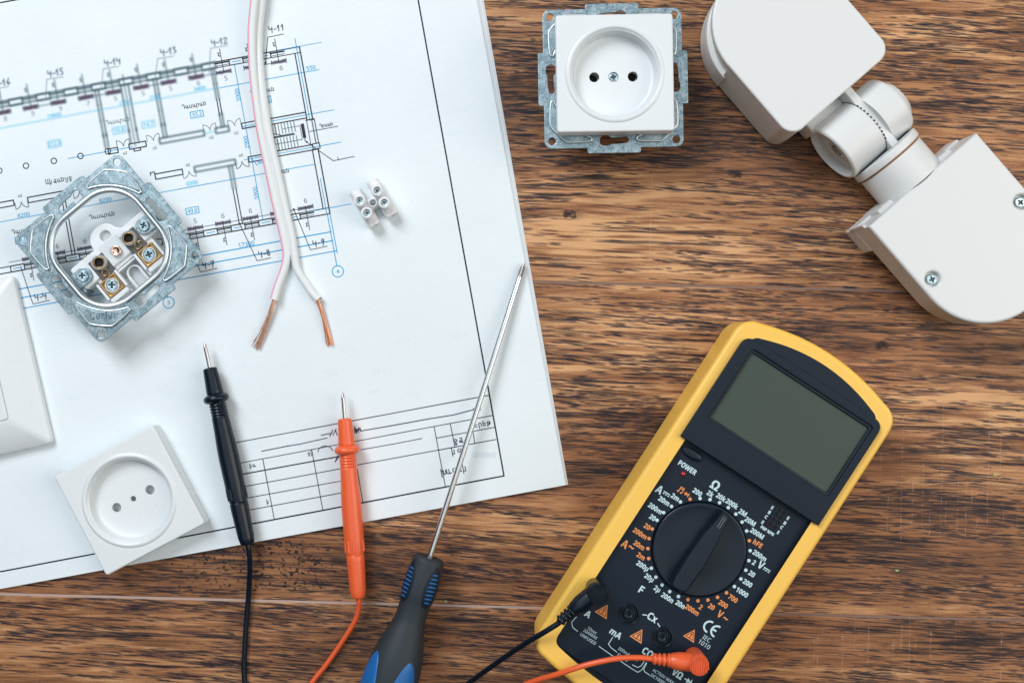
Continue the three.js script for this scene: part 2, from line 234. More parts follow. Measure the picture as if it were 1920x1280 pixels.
// ---------------------------------------------------------------- the printed drawing and the sheets under it
const SHEET = 1.7;                                          // mm, top of the stack of sheets
{
  const turn = -10.4, k = per(SHEET), C0 = [1061, 909];     // the sheet's bottom right corner
  const W = 430, D = 322, S = 2048 / W, c = canvas(2048, Math.round(D * S));
  { const g0 = c.getContext('2d'); g0.fillStyle = 'rgb(229,237,240)'; g0.fillRect(0, 0, 4000, 4000); const d = g0.getImageData(0, 0, c.width, c.height); for (let y = 0; y < c.height; y++) for (let x = 0; x < c.width; x++) { const v = 5 * (fbm(x / 160, y / 130, 71, 3) - 0.5) + 3.5 * (hash(x, y, 5) - 0.5) + 3 * (vnoise(x / 14, y / 2.5, 6) - 0.5), i = (y * c.width + x) * 4; d.data[i] += v; d.data[i + 1] += v; d.data[i + 2] += v; } g0.putImageData(d, 0, 0); }
  const g = printer(c, C0, turn, k, -W, -D, S), K = 'rgb(14,22,32)', B = 'rgb(6,132,196)', INK = 'rgb(38,38,62)', GREY = 'rgb(92,112,118)', FB = 'rgb(64,170,212)';
  g.lineCap = 'round'; g.lineJoin = 'round';
  const line = (pts, col, w) => { g.strokeStyle = col; g.lineWidth = w; g.beginPath(); pts.forEach((p, i) => (i ? g.lineTo(...p) : g.moveTo(...p))); g.stroke(); };
  const text = (s, x, y, size, col, rot = -10.4, font = 'sans-serif', w = '') => { g.save(); g.translate(x, y); g.rotate(rot * D2R); g.font = `${w} ${size}px ${font}`; g.fillStyle = col; g.textAlign = 'center'; g.textBaseline = 'middle'; g.fillText(s, 0, 0); g.restore(); };
  // a small stroke alphabet for the printed room names
  const GL = { 'D': [[[0, 3], [0, 1], [2, 0], [4, 1], [4, 9]], [[4, 6], [6, 6]]], 'a': [[[0, 3], [0, 8], [2, 9], [4, 8]], [[3, 3], [3, 8], [5, 9], [6, 8]]], 's': [[[0, 3], [0, 8], [2, 9], [4, 8], [4, 3]], [[4, 8], [5, 9]]], 'r': [[[0, 12], [0, 4], [2, 3], [4, 4], [4, 9]]], 'n': [[[0, 1], [0, 8], [2, 9], [4, 8], [4, 3]], [[0, 3], [3, 3]]], 'M': [[[0, 0], [0, 7], [2, 9], [4, 8], [4, 0]], [[4, 8], [6, 9]]], 'i': [[[0, 0], [0, 12]], [[0, 9], [3, 9], [3, 3]]], 'j': [[[1, 3], [4, 3], [4, 8], [2, 9], [0, 8], [1, 6], [4, 8], [5, 10]]], 'c': [[[0, 3], [0, 6], [2, 7], [4, 6], [4, 3]], [[4, 6], [4, 11], [2, 12], [0, 10]]], 'q': [[[2, 3], [0, 4], [0, 6], [2, 7], [4, 6], [4, 4], [2, 3]], [[2, 7], [2, 12]], [[0, 10], [4, 10]]], 'e': [[[0, 1], [0, 8], [2, 9], [4, 8]], [[0, 5], [4, 5]]], 't': [[[0, 12], [0, 4], [2, 3], [4, 4], [4, 8], [2, 9], [2, 6], [5, 6]]], 'x': [[[0, 1], [0, 12]], [[0, 4], [2, 3], [3, 4], [3, 8], [4, 9], [6, 8], [6, 3]]], 'g': [[[3, 3], [1, 4], [1, 7], [3, 8], [5, 7], [5, 3]], [[5, 7], [6, 9]]] };
  const words = (s, x, y, size, col, lw = 0.9, rot = -10.4) => { g.save(); g.translate(x, y); g.rotate(rot * D2R); g.scale(size / 10, size / 10); g.translate(-s.length * 3.7, -6); for (const ch of s) { for (const st of GL[ch] || []) line(st, col, lw * 10 / size); g.translate(7.4, 0); } g.restore(); };
  // border and title block
  line([[1.5, 4.6], [760, -132], [945, 892], [-700, 1205]], K, 2.4); line([[1.5, 4.6], [-600, 114]], K, 2.2);
  const T = (a, w = 1.25, col = K) => line(a, col, w);
  T([[430, 832], [917, 741]], 1.4); T([[440, 870], [923, 779]], 1.2); T([[449, 890], [640, 855]], 2); T([[670, 871.6], [930, 824]]); T([[453, 913], [642, 878]]); T([[458, 934.6], [671, 896]]); T([[463, 957], [672, 918]]);
  T([[492.5, 861], [513.6, 972]]); T([[584, 842.6], [604.8, 955]]); T([[669.7, 880], [680, 942]]); T([[813.7, 800], [834.8, 911]]); T([[844, 793.4], [853, 838]]); T([[883.4, 786], [890, 831]]); T([[818, 821.5], [928, 801]]); T([[822, 844], [930, 824]]);
  T([[490, 846], [540, 836], [560, 833], [613, 821]], 1.5, INK); T([[602, 816], [622, 812]], 1.5, INK); T([[624, 806], [618, 818]], 1.5, INK); T([[630, 804], [624, 816], [629, 806], [632, 816]], 1.5, INK); T([[664, 800], [668, 812], [672, 803], [676, 808], [740, 797], [800, 786], [850, 778], [888, 768]], 1.6, INK); T([[676, 843], [735, 833], [791, 822]], 1.3, INK);
  words('etr', 668, 806, 10, INK, 1.2); words('qn', 896, 767, 11, INK, 1.2); words('eret', 906, 795, 11, INK, 1.4); words('qj', 861, 826, 13, INK, 1.6); words('igr', 862, 845, 13, INK, 1.5); words('xagsi', 853, 882, 14, INK, 1.5);
  g.strokeStyle = INK; g.lineWidth = 1.3; g.beginPath(); g.ellipse(610, 848, 14, 12, 0, 3.2, 6.0); g.stroke(); T([[628, 846], [634, 852], [628, 866], [640, 850], [632, 848]], 1.4, INK); words('qi', 583, 850, 8, INK, 1); words('ia', 474, 873, 8, INK, 1.1); words('r', 461, 922, 8, INK, 1.1); words('i', 503, 941, 8, INK, 1.1); words('r', 466, 950, 7, INK, 1.1);
  g.fillStyle = 'rgba(206,220,226,0.6)'; g.fillRect(886, 848, 44, 10);
  // the plan itself, in its own axes: p along the building, q down the sheet, from its top right corner
  g.save(); g.translate(561, 87.5); g.rotate(-10.4 * D2R);
  const blur = (a, b) => (q) => (q > a && q < b);
  const soften = (p, q) => (q < 60 && p < -165) || (q < 150 && q > 105 && p < -140 && p > -310) || (q < 110 && p < -262) || (q > 180 && q < 220 && p < -150 && p > -275);
  const PL = (pts, w = 1.4, col = K) => { const m = pts.reduce((s, p) => [s[0] + p[0] / pts.length, s[1] + p[1] / pts.length], [0, 0]); const sf = soften(m[0], m[1]); if (sf) { g.filter = 'blur(2px)'; line(pts, col === B ? FB : 'rgb(56,80,88)', w * (col === B ? 1.1 : 1.45)); g.filter = 'none'; } else line(pts, col, w * 1.12); };
  const box = (p0, q0, p1, q1, w, col) => PL([[p0, q0], [p1, q0], [p1, q1], [p0, q1], [p0, q0]], w, col);
  const tx = (s, p, q, size, col, rot = 0, f) => { if (soften(p, q)) g.filter = 'blur(1.6px)'; text0(s, p, q, size, col, rot, f); g.filter = 'none'; }, text0 = (s, p, q, size, col, rot = 0, f) => text(s, p, q, size, soften(p, q) ? (col === B ? FB : 'rgb(120,132,138)') : col, rot, f);
  const chunks = (f) => { for (let p = 0; p > -700; p -= 53) f(p, p - 53); };
  chunks((a, b) => { PL([[a, 0], [b, 0]], 1.6); PL([[a, 11], [b, 11]], 1.4); PL([[a, 318], [b, 318]], 1.6); PL([[a, 307], [b, 307]], 1.4); });
  PL([[0, 0], [0, 138]], 1.8); PL([[-10.6, 11], [-10.6, 138]], 1.6); PL([[-5.5, -16], [-5.5, 140]], 1, B); PL([[3, 138], [-13, 138]], 1.5); box(-2, 139, 3, 184, 1.3); PL([[-12, 139], [-12, 184]], 1); box(-9, 184, 4, 194, 1.4);
  PL([[0, 194], [0, 318]], 1.8); PL([[-11, 194], [-11, 307]], 1.6); PL([[-6, 250], [-6, 318]], 1, B); PL([[-42, -0.5], [42, -0.5]], 0.9, B); PL([[-36, 307.5], [42, 307.5]], 1, B);
  // windows, piers, radiators
  const top = ['6', '6', '5', '6', '5', '5', '5', '7', '9', '9', '8'], bot = ['6', '6', '6', '6', '5', '6', '6', '6', '6', '6', '6'];
  for (let i = 0; i < 11; i++) {
    const pr = -43 - 52.6 * i, pp = -69 - 52.6 * i;
    for (const [q0, q1, qr, qt, list] of [[0, 11, 21, 33, top], [307, 318, 299, 286, bot]]) {
      box(pp - 13, q0, pp + 13, q1, 1.5); if (!soften(pp, q0)) PL([[pp - 8, (q0 + q1) / 2], [pp + 8, (q0 + q1) / 2]], 0.9, B); PL([[pr - 13, (q0 + q1) / 2 - 2.4], [pr + 13, (q0 + q1) / 2 - 2.4]], 2.4); PL([[pr - 13, (q0 + q1) / 2 + 2.5], [pr + 13, (q0 + q1) / 2 + 2.5]], 0.7);
      const sf = soften(pr, qr); if (sf) g.filter = 'blur(2px)'; g.strokeStyle = sf ? 'rgba(84,70,88,0.85)' : 'rgba(52,42,66,0.8)'; g.lineWidth = sf ? 1.3 : 0.8; for (let n = 0; n < 2; n++) { g.beginPath(); for (let t = 0; t <= 26; t++) { const q = qr + (t % 2 ? 3 : -3) + rr(-1, 1); t ? g.lineTo(pr - 13 + t, q) : g.moveTo(pr - 13, q); } g.stroke(); }
      g.filter = 'none'; PL([[pr - 14, qr - 4], [pr - 14, qr + 4]], 1, INK); PL([[pr + 14, qr - 4], [pr + 14, qr + 4]], 1, INK);
      tx(list[i], pr + 2, qt, 12.5, 'rgb(84,84,98)', 0, 'sans-serif');
      const s = q0 ? 1 : -1, m = q0 ? 307 : 11; PL([[pr, qr - 2], [pr + 3 * -s * 0, m + s * 34]], 1, INK); PL([[pr - 5, m + s * 22], [pr - 2, m + s * 20], [pr - 5, m + s * 27], [pr - 1, m + s * 26]], 1, INK);
      if (i % 2 === 0 || q0) PL([[pr - 13, qr + 0.5], [pr - 40, qr + 0.5]], 0.9, INK);
    }
  }
  // room walls
  for (const [p, t] of [[-168, 5], [-278, 6], [-336, 14], [-389, 6]]) for (const s of [0, 11, 40, 70, 95]) { if (s) { const q0 = s, q1 = s === 95 ? 122 : s === 11 ? 40 : s + 30; PL([[p - t / 2, q0], [p - t / 2, q1]], 1.5); PL([[p + t / 2, q0], [p + t / 2, q1]], 1.5); } }
  PL([[-336, -8], [-336, 128]], 1, FB); for (const p of [-168, -487, -652]) for (const [a, b] of [[196, 240], [240, 307]]) { PL([[p - 3, a], [p - 3, b]], 1.5); PL([[p + 3, a], [p + 3, b]], 1.5); }
  for (const [a, b] of [[-290, -205], [-183, -158], [-133, -95], [-348, -316]]) box(a, 122, b, 132, 1.7); box(-388, 124, -370, 134, 1.7); PL([[-340, 132], [-340, 137], [-328, 137], [-328, 132]], 1.6);
  for (const [a, b] of [[-132, -80], [-235, -157], [-310, -258], [-553, -482], [-660, -580]]) box(a, 186, b, 196, 1.7); PL([[-318, 187], [-318, 182], [-310, 182], [-310, 187]], 1.5);
  PL([[-95, 123], [-11, 123]], 1.8); PL([[-95, 134], [-11, 134]], 1.6); PL([[-132, 128], [42, 128]], 1, B); PL([[-95, 185], [-9, 185]], 1.6); PL([[-80, 195], [-4, 195]], 1.6); PL([[-140, 190], [44, 190]], 1, B); PL([[-400, 128], [-340, 128]], 1, B); PL([[-465, 128], [-389, 128]], 1, B); PL([[-205, 128], [-183, 128]], 0.9, B);
  g.strokeStyle = K; for (const [p, q] of [[-389, 128], [-441, 127.5], [-492, 127.5], [-545, 127], [-596, 127]]) { g.lineWidth = 1.6; g.beginPath(); g.arc(p, q, 5.2, 0, 7); g.stroke(); }
  for (const [p, q, s] of [[-358, 124, -1], [-301, 124, -1], [-193, 124, -1], [-146, 124, -1], [-145, 192, 1], [-246, 192, 1], [-566, 192, 1], [-455, 192, 1]]) for (const e of [-1, 1]) { g.strokeStyle = soften(p, q) ? GREY : 'rgb(60,70,80)'; g.lineWidth = 1.1; g.beginPath(); g.moveTo(p + e * 12, q); g.lineTo(p + e * 12, q + s * 12); g.quadraticCurveTo(p + e * 2, q + s * 11, p, q); g.stroke(); tx('n2', p, q - s * 9 + (s < 0 ? 4 : -3), 7, K); }
  // stairs
  for (let i = 0; i < 9; i++) { PL([[-84 + i * 6, 135], [-84 + i * 6, 155]], i < 3 ? 1.3 : 1.6, i < 3 ? K : 'rgb(120,136,142)'); PL([[-84 + i * 6, 163], [-84 + i * 6, 184]], i < 3 ? 1.3 : 1.6, i < 3 ? K : 'rgb(120,136,142)'); }
  PL([[-86, 159], [-40, 159]], 3.4, 'rgb(70,86,92)'); PL([[-86, 148], [-62, 158]], 1); PL([[-86, 172], [-26, 172], [-26, 146], [-58, 146]], 1, 'rgb(90,104,110)'); g.fillStyle = 'rgb(62,54,72)'; g.fillRect(-24, 143, 6, 27); PL([[-21, 176], [-21, 170]], 1.2, INK); g.fillStyle = INK; g.beginPath(); g.arc(-19, 178, 1.8, 0, 7); g.fill();
  PL([[-19, 178], [24, 222], [64, 221]], 1.1, INK); PL([[34, 221], [33, 217]], 1, INK); PL([[-10, 160], [44, 160]], 1, INK); words('Drsan', 24, 154, 7, INK, 1, 0);
  // dimensions and notes
  chunks((a, b) => PL([[a, 49], [b, 49]], 1.1, B)); PL([[0, 49], [28, 49]], 1.1, B); tx('550', 14, 43, 11, B); tx('9400', -198, 44, 10, B); tx('2500', -276 - 8, 44, 9, B); tx('2700', -344 + 2, 44, 9, B); tx('19600', -476, 44, 10, B);
  chunks((a, b) => { if (b < -255) PL([[a, 222], [b, 222]], 1, B); }); PL([[-275, 222], [-12, 222]], 1, B); tx('8200', -410, 217, 11, B); tx('8200', -566, 217, 11, B); tx('8300', -244, 216, 10, B);
  PL([[-126, 11], [-126, 307]], 1, B); tx('5900', -130, 68, 11, B, -90); tx('2900', -130, 158, 11, B, -90); tx('5900', -130, 255, 11, B, -90); tx('50', -112, 200, 10, B); PL([[-126, 190], [-118, 205]], 0.9, B);
  for (const [s, p, q] of [['33.2', -212, 90], ['14.7', -305, 92], ['10.8', -361, 93], ['212.0', -485, 96], ['49.0', -253, 266], ['16.0', -82, 87], ['48.0', -578, 262]]) { box(p - 12, q - 6, p + 12, q + 6, 1.1, B); tx(s, p, q + 0.5, 10, B); }
  words('Dasaran', -213, 73, 9, soften(-213, 73) ? GREY : K, 0.95, 0); words('Dasaran', -359, 76, 9, GREY, 1, 0); words('Dasaran', -82, 70, 9, K, 0.95, 0); words('Mijancq', -488, 165, 10, K, 0.95, 0); words('Dasaran', -420, 245, 9.5, K, 0.95, 0); words('Dasaran', -568, 246, 9.5, K, 0.95, 0); words('Dasaran', -82, 225, 9, K, 0.95, 0);
  for (const [q, p1] of [[352, -4], [369, -4], [389, 0]]) PL([[-700, q], [p1, q]], 1.4, B); PL([[-5, 318], [-5, 416]], 1.2, B); PL([[0, 318], [0, 393]], 1.2, B); PL([[-328, 389], [-328, 419]], 1.2, B); tx('17300', -165, 346, 11.5, B);
  for (const [p, s] of [[-5, '4'], [-328, '3']]) { g.strokeStyle = B; g.lineWidth = 1.4; g.beginPath(); g.arc(p, 427.5, 10.5, 0, 7); g.stroke(); tx(s, p, 428, 11, B); }
  g.restore();
  const note = (s, tx0, ty, pts, sf) => { if (sf) g.filter = 'blur(1.5px)'; line(pts, sf ? 'rgb(112,126,132)' : K, 1.1); const ch = { 4: [[[0, 0], [0, 5], [5, 5]], [[5, 2], [4, 11]]], '-': [[[1, 6], [5, 6]]], 1: [[[0, 4], [3, 0], [2, 10]]], 2: [[[0, 2], [3, 0], [5, 2], [0, 10], [5, 10]]], 3: [[[0, 1], [4, 0], [2, 4], [5, 7], [1, 10]]], 5: [[[5, 0], [1, 0], [1, 4], [4, 5], [4, 9], [0, 10]]], 6: [[[4, 0], [0, 6], [2, 10], [5, 7], [1, 6]]], 7: [[[0, 1], [5, 0], [2, 11]], [[0, 5], [5, 5]]], 8: [[[2, 5], [0, 2], [3, 0], [4, 3], [0, 7], [3, 10], [5, 7], [2, 5]]], 9: [[[4, 4], [1, 4], [2, 0], [5, 1], [4, 6], [2, 11]]] }; g.save(); g.translate(tx0, ty); g.rotate(-10.4 * D2R); g.scale(1.12, 1.12); g.translate(-s.length * 3.3, -6); for (const l of s) { for (const st of ch[l]) line(st, sf ? 'rgba(84,96,112,0.9)' : INK, sf ? 1.7 : 1.3); g.translate(6.8, 0); } g.restore(); g.filter = 'none'; };
  note('4-11', 519, 54, [[531, 64], [501.5, 70], [497.5, 118]], 0); note('4-12', 411.5, 79, [[426, 85], [394, 91], [392, 138]], 1); note('4-13', 316, 97, [[326, 105], [295, 110], [290, 148]], 1); note('4-14', 210.6, 117, [[222, 124], [193, 129], [189, 165]], 1); note('4-15', 104, 137, [[118, 144], [87, 149], [85, 184]], 1); note('4-16', 4, 156, [[15, 162], [-20, 169], [-22, 200]], 1);
  note('4-9', 598, 456, [[550.6, 392.8], [581.7, 468.3], [613, 461.7]], 0); note('4-8', 496, 476, [[449, 420], [481.7, 489], [507, 483.6]], 0); note('4-7', 391, 497, [[345, 440], [375.6, 510], [406, 503]], 0); note('4-5', 281, 519, [[240, 462], [267, 530], [300, 523]], 0); note('4-4', 76, 557, [[38, 500], [61, 570], [92, 563]], 0);
  for (const [p, q] of [[497.5, 118], [449, 420], [550.6, 392.8]]) { g.fillStyle = INK; g.beginPath(); g.arc(p, q, 2, 0, 7); g.fill(); }
  // show-through of print on the other side
  for (let i = 0; i < 46; i++) words('asanrije'.slice(i % 5, 3 + (i % 5)), rr(60, 880), rr(600, 860) * (i % 3 ? 1 : 0.3), rr(9, 14), 'rgba(150,170,182,0.055)', 1.8);
  for (let i = 0; i < 60; i++) { g.fillStyle = `rgba(110,130,140,${rr(0.1, 0.4)})`; g.beginPath(); g.ellipse(rr(0, 1040), rr(0, 1000), rr(0.4, 1.2), rr(0.3, 0.8), 0, 0, 7); g.fill(); }
  const pm = std({ map: tex(c), roughness: 0.86, specularIntensity: 0.25, bumpMap: grain, bumpScale: 0 });
  const pos = spot(...C0, SHEET); pos[1] = 0;
  const wave = (x, z, a, s) => a * (fbm(x / 70, z / 60, s, 2) - 0.5);
  const slab = (y0, y1, amp, s) => { const b = new THREE.BoxGeometry(W, y1 - y0, D, 86, 1, 64).translate(-W / 2, (y0 + y1) / 2, -D / 2), p = b.attributes.position; for (let i = 0; i < p.count; i++) p.setY(i, p.getY(i) + wave(p.getX(i), p.getZ(i), amp, s)); b.computeVertexNormals(); return b; };
  const mk = (name, label, y0, y1, amp, seed, m, dx, dt, keep) => { const o = part(name, keep ? planUV(slab(y0, y1, amp, seed), -W, -D, W, D) : slab(y0, y1, amp, seed), m, null, true); o.position.set((pos[0] + dx) / 1000, 0, pos[2] / 1000); o.rotation.y = -(turn + dt) * D2R; o.userData = { label, category: 'paper', group: 'sheets in the stack of drawings' }; return o; };
  mk('paper_sheet', 'plain white sheet at the bottom of the paper stack, touching the table', 0.02, 0.34, 0.02, 5, M.paperEdge, 1.3, 0.5);
  mk('paper_sheet_001', 'plain white sheet third from the top in the paper stack', 0.42, 0.7, 0.02, 6, std({ color: rgb(0.75, 0.79, 0.8), roughness: 0.9 }), 0.8, 0.36);
  mk('paper_sheet_002', 'plain white sheet directly under the printed floor plan', 0.8, 1.1, 0.02, 7, M.paperEdge, 0.5, 0.17);
  mk('drawing_sheet', 'large white sheet printed with a floor plan in black and blue', 1.38, SHEET, 0.35, 8, pm, 0, 0, true);
}

// ---------------------------------------------------------------- multimeter
const font = await new FontLoader().loadAsync('fonts/droid/droid_sans_bold.typeface.json');
{
  const O = [1312, 1029], FACE = 30, k = per(FACE), turn = 33;
  const [mx, , mz] = spot(...O, FACE);
  const t = thing('multimeter', 'black digital multimeter in a yellow rubber holster with a large dial', 'multimeter', [mx, 0, mz], turn);
  const cx = 1.1;
  const outline = (hw, vb, vt, bb, bt, r, shape = true) => {
    const s = shape ? new THREE.Shape() : new THREE.Path(); s.moveTo(cx - hw, vb + r); s.lineTo(cx - hw, vt - r); s.quadraticCurveTo(cx - hw, vt, cx - hw + r, vt + bt * 0.22); s.quadraticCurveTo(cx, vt + bt * 1.75, cx + hw - r, vt + bt * 0.22); s.quadraticCurveTo(cx + hw, vt, cx + hw, vt - r);
    s.lineTo(cx + hw, vb + r); s.quadraticCurveTo(cx + hw, vb, cx + hw - r, vb - bb * 0.22); s.quadraticCurveTo(cx, vb - bb * 1.75, cx - hw + r, vb - bb * 0.22); s.quadraticCurveTo(cx - hw, vb, cx - hw, vb + r); return s;
  };
  const hol = outline(47, -88, 111, 4.5, 8, 10); hol.holes.push(new THREE.Path(outline(40.4, -81.5, 104.6, 4, 8, 7).getPoints(24)));
  part('holster', creased(ex(hol, 0.2, 33, 2.4, 6, 40), 0.7), M.yellow, t);
  part('case', ex(outline(40.2, -81.3, 104.4, 4, 8, 7), 1, 27.9, 0.5), M.black, t);
  // printed front panel
  const x0 = -42, z0 = -45, w = 86, d = 135, S = 15, c = canvas(w * S, d * S), g0 = c.getContext('2d');
  g0.fillStyle = 'rgb(13,28,43)'; g0.fillRect(0, 0, 4000, 4000);
  for (let i = 0; i < 26; i++) { g0.fillStyle = `rgba(90,108,116,${rr(0.08, 0.3)})`; g0.beginPath(); g0.ellipse(rr(40, 1240), rr(60, 1980), rr(1, 4), rr(1, 3), 0, 0, 7); g0.fill(); }
  const g = printer(c, O, turn, k, x0, z0, S), WH = 'rgb(200,226,228)', OR = 'rgb(236,150,88)';
  const tx = (s, x, y, size, col = WH, wt = 'bold', sx = 1) => { g.save(); g.translate(x, y); g.rotate(turn * D2R); g.scale(sx, 1); g.font = `${wt} ${size}px sans-serif`; g.fillStyle = col; g.textAlign = 'center'; g.textBaseline = 'middle'; g.fillText(s, 0, 0); if (wt) { g.strokeStyle = col; g.lineWidth = 0.45; g.strokeText(s, 0, 0); } g.restore(); };
  const ln = (pts, col = WH, lw = 1.5) => { g.strokeStyle = col; g.lineWidth = lw; g.lineCap = 'round'; g.lineJoin = 'round'; g.beginPath(); pts.forEach((p, i) => (i ? g.lineTo(...p) : g.moveTo(...p))); g.stroke(); };
  const dcSign = (x, y, col = WH) => { g.save(); g.translate(x, y); g.rotate(turn * D2R); g.fillStyle = col; g.fillRect(-7, -2.6, 14, 2); for (const q of [-7, -1.8, 3.4]) g.fillRect(q, 1, 3.6, 2); g.restore(); };
  tx('POWER', 1289, 876.5, 13.2, WH, 'bold', 0.86);
  for (let i = 0; i < 32; i++) { const a = (-88.8 + 11.25 * i) * D2R, on = i === 7 || (i > 12 && i < 18) || (i > 22 && i < 27) || i === 31; g.fillStyle = on ? OR : WH; g.beginPath(); g.arc(1311 + 96 * Math.cos(a), 1030 + 96 * Math.sin(a), 3.3, 0, 7); g.fill(); }
  const L = [['200', 1308, 922.4], ['2k', 1332, 925.5], ['20k', 1352.3, 932], ['200k', 1372.7, 944.2], ['2M', 1393.3, 961.1], ['20M', 1407.4, 977.5], ['200M', 1420.3, 1000], ['hFE', 1421.2, 1019.2, OR], ['200m', 1425, 1041.5], ['2', 1414.2, 1054.4], ['20', 1410.2, 1075.5], ['200', 1402.2, 1093.1], ['1000', 1391.9, 1110.2], ['700', 1374.8, 1121.8, OR], ['200', 1356.4, 1132.4, OR], ['20', 1334.6, 1137.1, OR], ['2', 1314.2, 1137.9, OR], ['200m', 1298.2, 1143.4, OR], ['20n', 1276.1, 1133], ['200n', 1251.9, 1120.4], ['2µ', 1232.8, 1103.6], ['20µ', 1217.9, 1082.8], ['200µ', 1205.6, 1060.7], ['2m', 1202.3, 1042.7, OR], ['20m', 1198.8, 1022.1, OR], ['200m', 1200.4, 1000, OR], ['20', 1213.8, 986.9, OR], ['20', 1223.8, 970], ['200m', 1229, 953.1], ['20m', 1245.6, 939.1], ['2m', 1266.5, 932]];
  for (const [s, x, y, col] of L) tx(s, x, y, 13, col || WH, 'bold', 0.88);
  tx('Ω', 1341.5, 910, 24); tx('A', 1237.2, 917, 21, WH, 'bold', 0.9); dcSign(1250, 925.5); tx('A', 1172.3, 1019.2, 21, OR, 'bold', 0.9); tx('~', 1183.5, 1026.5, 22, OR); tx('V', 1427.8, 1058.6, 20, WH, 'bold', 0.9); dcSign(1438, 1068); tx('V', 1350.9, 1151, 18, OR, 'bold', 0.9); tx('~', 1361, 1158.7, 20, OR); tx('F', 1202.8, 1104.8, 19);
  { g.save(); g.translate(1282, 922.4); g.rotate(turn * D2R); g.fillStyle = g.strokeStyle = OR; g.lineWidth = 1.6; g.beginPath(); g.moveTo(-9, 4); g.lineTo(-9, -6); g.lineTo(-2, -6); g.lineTo(-2, 4); g.moveTo(-9, -3); g.lineTo(-2, -3); g.stroke(); g.beginPath(); g.ellipse(-10.4, 4, 2, 1.6, 0, 0, 7); g.ellipse(-3.4, 4, 2, 1.6, 0, 0, 7); g.fill(); g.beginPath(); g.moveTo(1, 0); g.lineTo(13, 0); g.moveTo(10.5, -4); g.lineTo(10.5, 4); g.stroke(); g.beginPath(); g.moveTo(4, -4); g.lineTo(10, 0); g.lineTo(4, 4); g.fill(); g.restore(); }
  tx('Cx', 1223.6, 1157, 19, WH, 'bold', 0.9); ln([[1205.5, 1152], [1213, 1153]], WH, 2); ln([[1233.5, 1168.5], [1237, 1174]], WH, 2);
  tx('A', 1102.7, 1151, 17); tx('10sec', 1110.6, 1181.5, 8.2, WH, '', 0.98); tx('20AMAX', 1107, 1188.4, 8.2, WH, '', 0.98); tx('UNFUSED', 1102.7, 1197.4, 8.2, WH, '', 0.98); tx('mA', 1154.4, 1187, 17, WH, 'bold', 0.9); tx('200mA MAX', 1178, 1226, 8.2, WH, '', 0.98); tx('FUSED', 1168, 1232, 8.2, WH, '', 0.98); tx('COM', 1221, 1227, 18, WH, 'bold', 0.9); tx('VΩ', 1271, 1263, 18, WH, 'bold', 0.9); tx('AC750V MAX', 1244, 1267.5, 8.2, WH, '', 0.98); tx('DC1000V MAX', 1242, 1278, 8.2, WH, '', 0.98);
  { g.save(); g.translate(1286, 1273); g.rotate(turn * D2R); g.fillStyle = g.strokeStyle = WH; g.lineWidth = 2; g.beginPath(); g.moveTo(-2, 0); g.lineTo(14, 0); g.moveTo(11, -5); g.lineTo(11, 5); g.stroke(); g.beginPath(); g.moveTo(3, -5); g.lineTo(11, 0); g.lineTo(3, 5); g.fill(); g.restore(); }
  ln([[1081, 1156], [1072, 1166], [1074, 1176], [1083, 1183]]); ln([[1123.5, 1211.5], [1150, 1230], [1183, 1252], [1196, 1260], [1203, 1256], [1212, 1242]]); ln([[1149, 1194.5], [1141, 1207], [1145, 1213], [1156.5, 1222]]); ln([[1186, 1246], [1196, 1251], [1202, 1248], [1208, 1240]]); ln([[1213, 1243], [1207, 1254], [1209, 1259], [1218, 1265]]);
  { g.save(); g.translate(1333.4, 1176.9); g.rotate(turn * D2R); g.strokeStyle = WH; g.lineWidth = 3.6; g.lineCap = 'butt'; g.beginPath(); g.arc(-3, 0, 10.5, 1.45, 4.83); g.stroke(); g.beginPath(); g.arc(13, 0, 10.5, 1.45, 4.83); g.moveTo(3, 0); g.lineTo(12, 0); g.stroke(); g.restore(); tx('IEC', 1325.7, 1196.6, 11.5, WH, '', 1); tx('1010', 1321, 1207.3, 11.5, WH, '', 1); }
  for (const [x, y, r] of [[1131.4, 1145.8, 15], [1196.8, 1191.8, 15], [1295.8, 1191.3, 13.5]]) { g.save(); g.translate(x, y); g.rotate(turn * D2R); const tri = (q, f) => { g.beginPath(); g.moveTo(0, -q); g.lineTo(q * 0.9, q * 0.62); g.lineTo(-q * 0.9, q * 0.62); g.closePath(); f(); }; g.fillStyle = OR; tri(r, () => g.fill()); g.strokeStyle = 'rgb(40,36,36)'; g.lineWidth = 1.3; tri(r * 0.66, () => g.stroke()); g.lineWidth = 1.9; g.beginPath(); g.moveTo(0, -r * 0.3); g.lineTo(0, r * 0.15); g.stroke(); g.fillStyle = 'rgb(40,36,36)'; g.beginPath(); g.arc(0, r * 0.32, 1.1, 0, 7); g.fill(); g.restore(); }
  for (const [s, x, y] of [['E', 1448.5, 951.5], ['B', 1443, 960.5], ['C', 1437, 969], ['E', 1430.5, 979], ['E', 1478, 971.5], ['B', 1472, 980.5], ['C', 1466, 988.5], ['E', 1459.5, 998]]) tx(s, x, y, 8.6); tx('PNP NPN', 1439, 995, 7.8, WH, 'bold', 0.86);
  const panel = rrect(cx - 40, -80.5, cx + 40, 44, 3);
  for (const [x, y] of [[1121, 1112], [1180, 1151], [1242.5, 1194.5], [1310, 1244]]) { const u = ((x - O[0]) * Math.cos(turn * D2R) + (y - O[1]) * Math.sin(turn * D2R)) * k, v = ((x - O[0]) * Math.sin(turn * D2R) - (y - O[1]) * Math.cos(turn * D2R)) * k; panel.holes.push(cpath(u, v, 5.3)); }
  panel.holes.push(cpath(-0.1, -0.2, 24.3));
  const pmat = std({ map: tex(c), roughness: 0.5, specularIntensity: 0.55, bumpMap: grain, bumpScale: 0 });
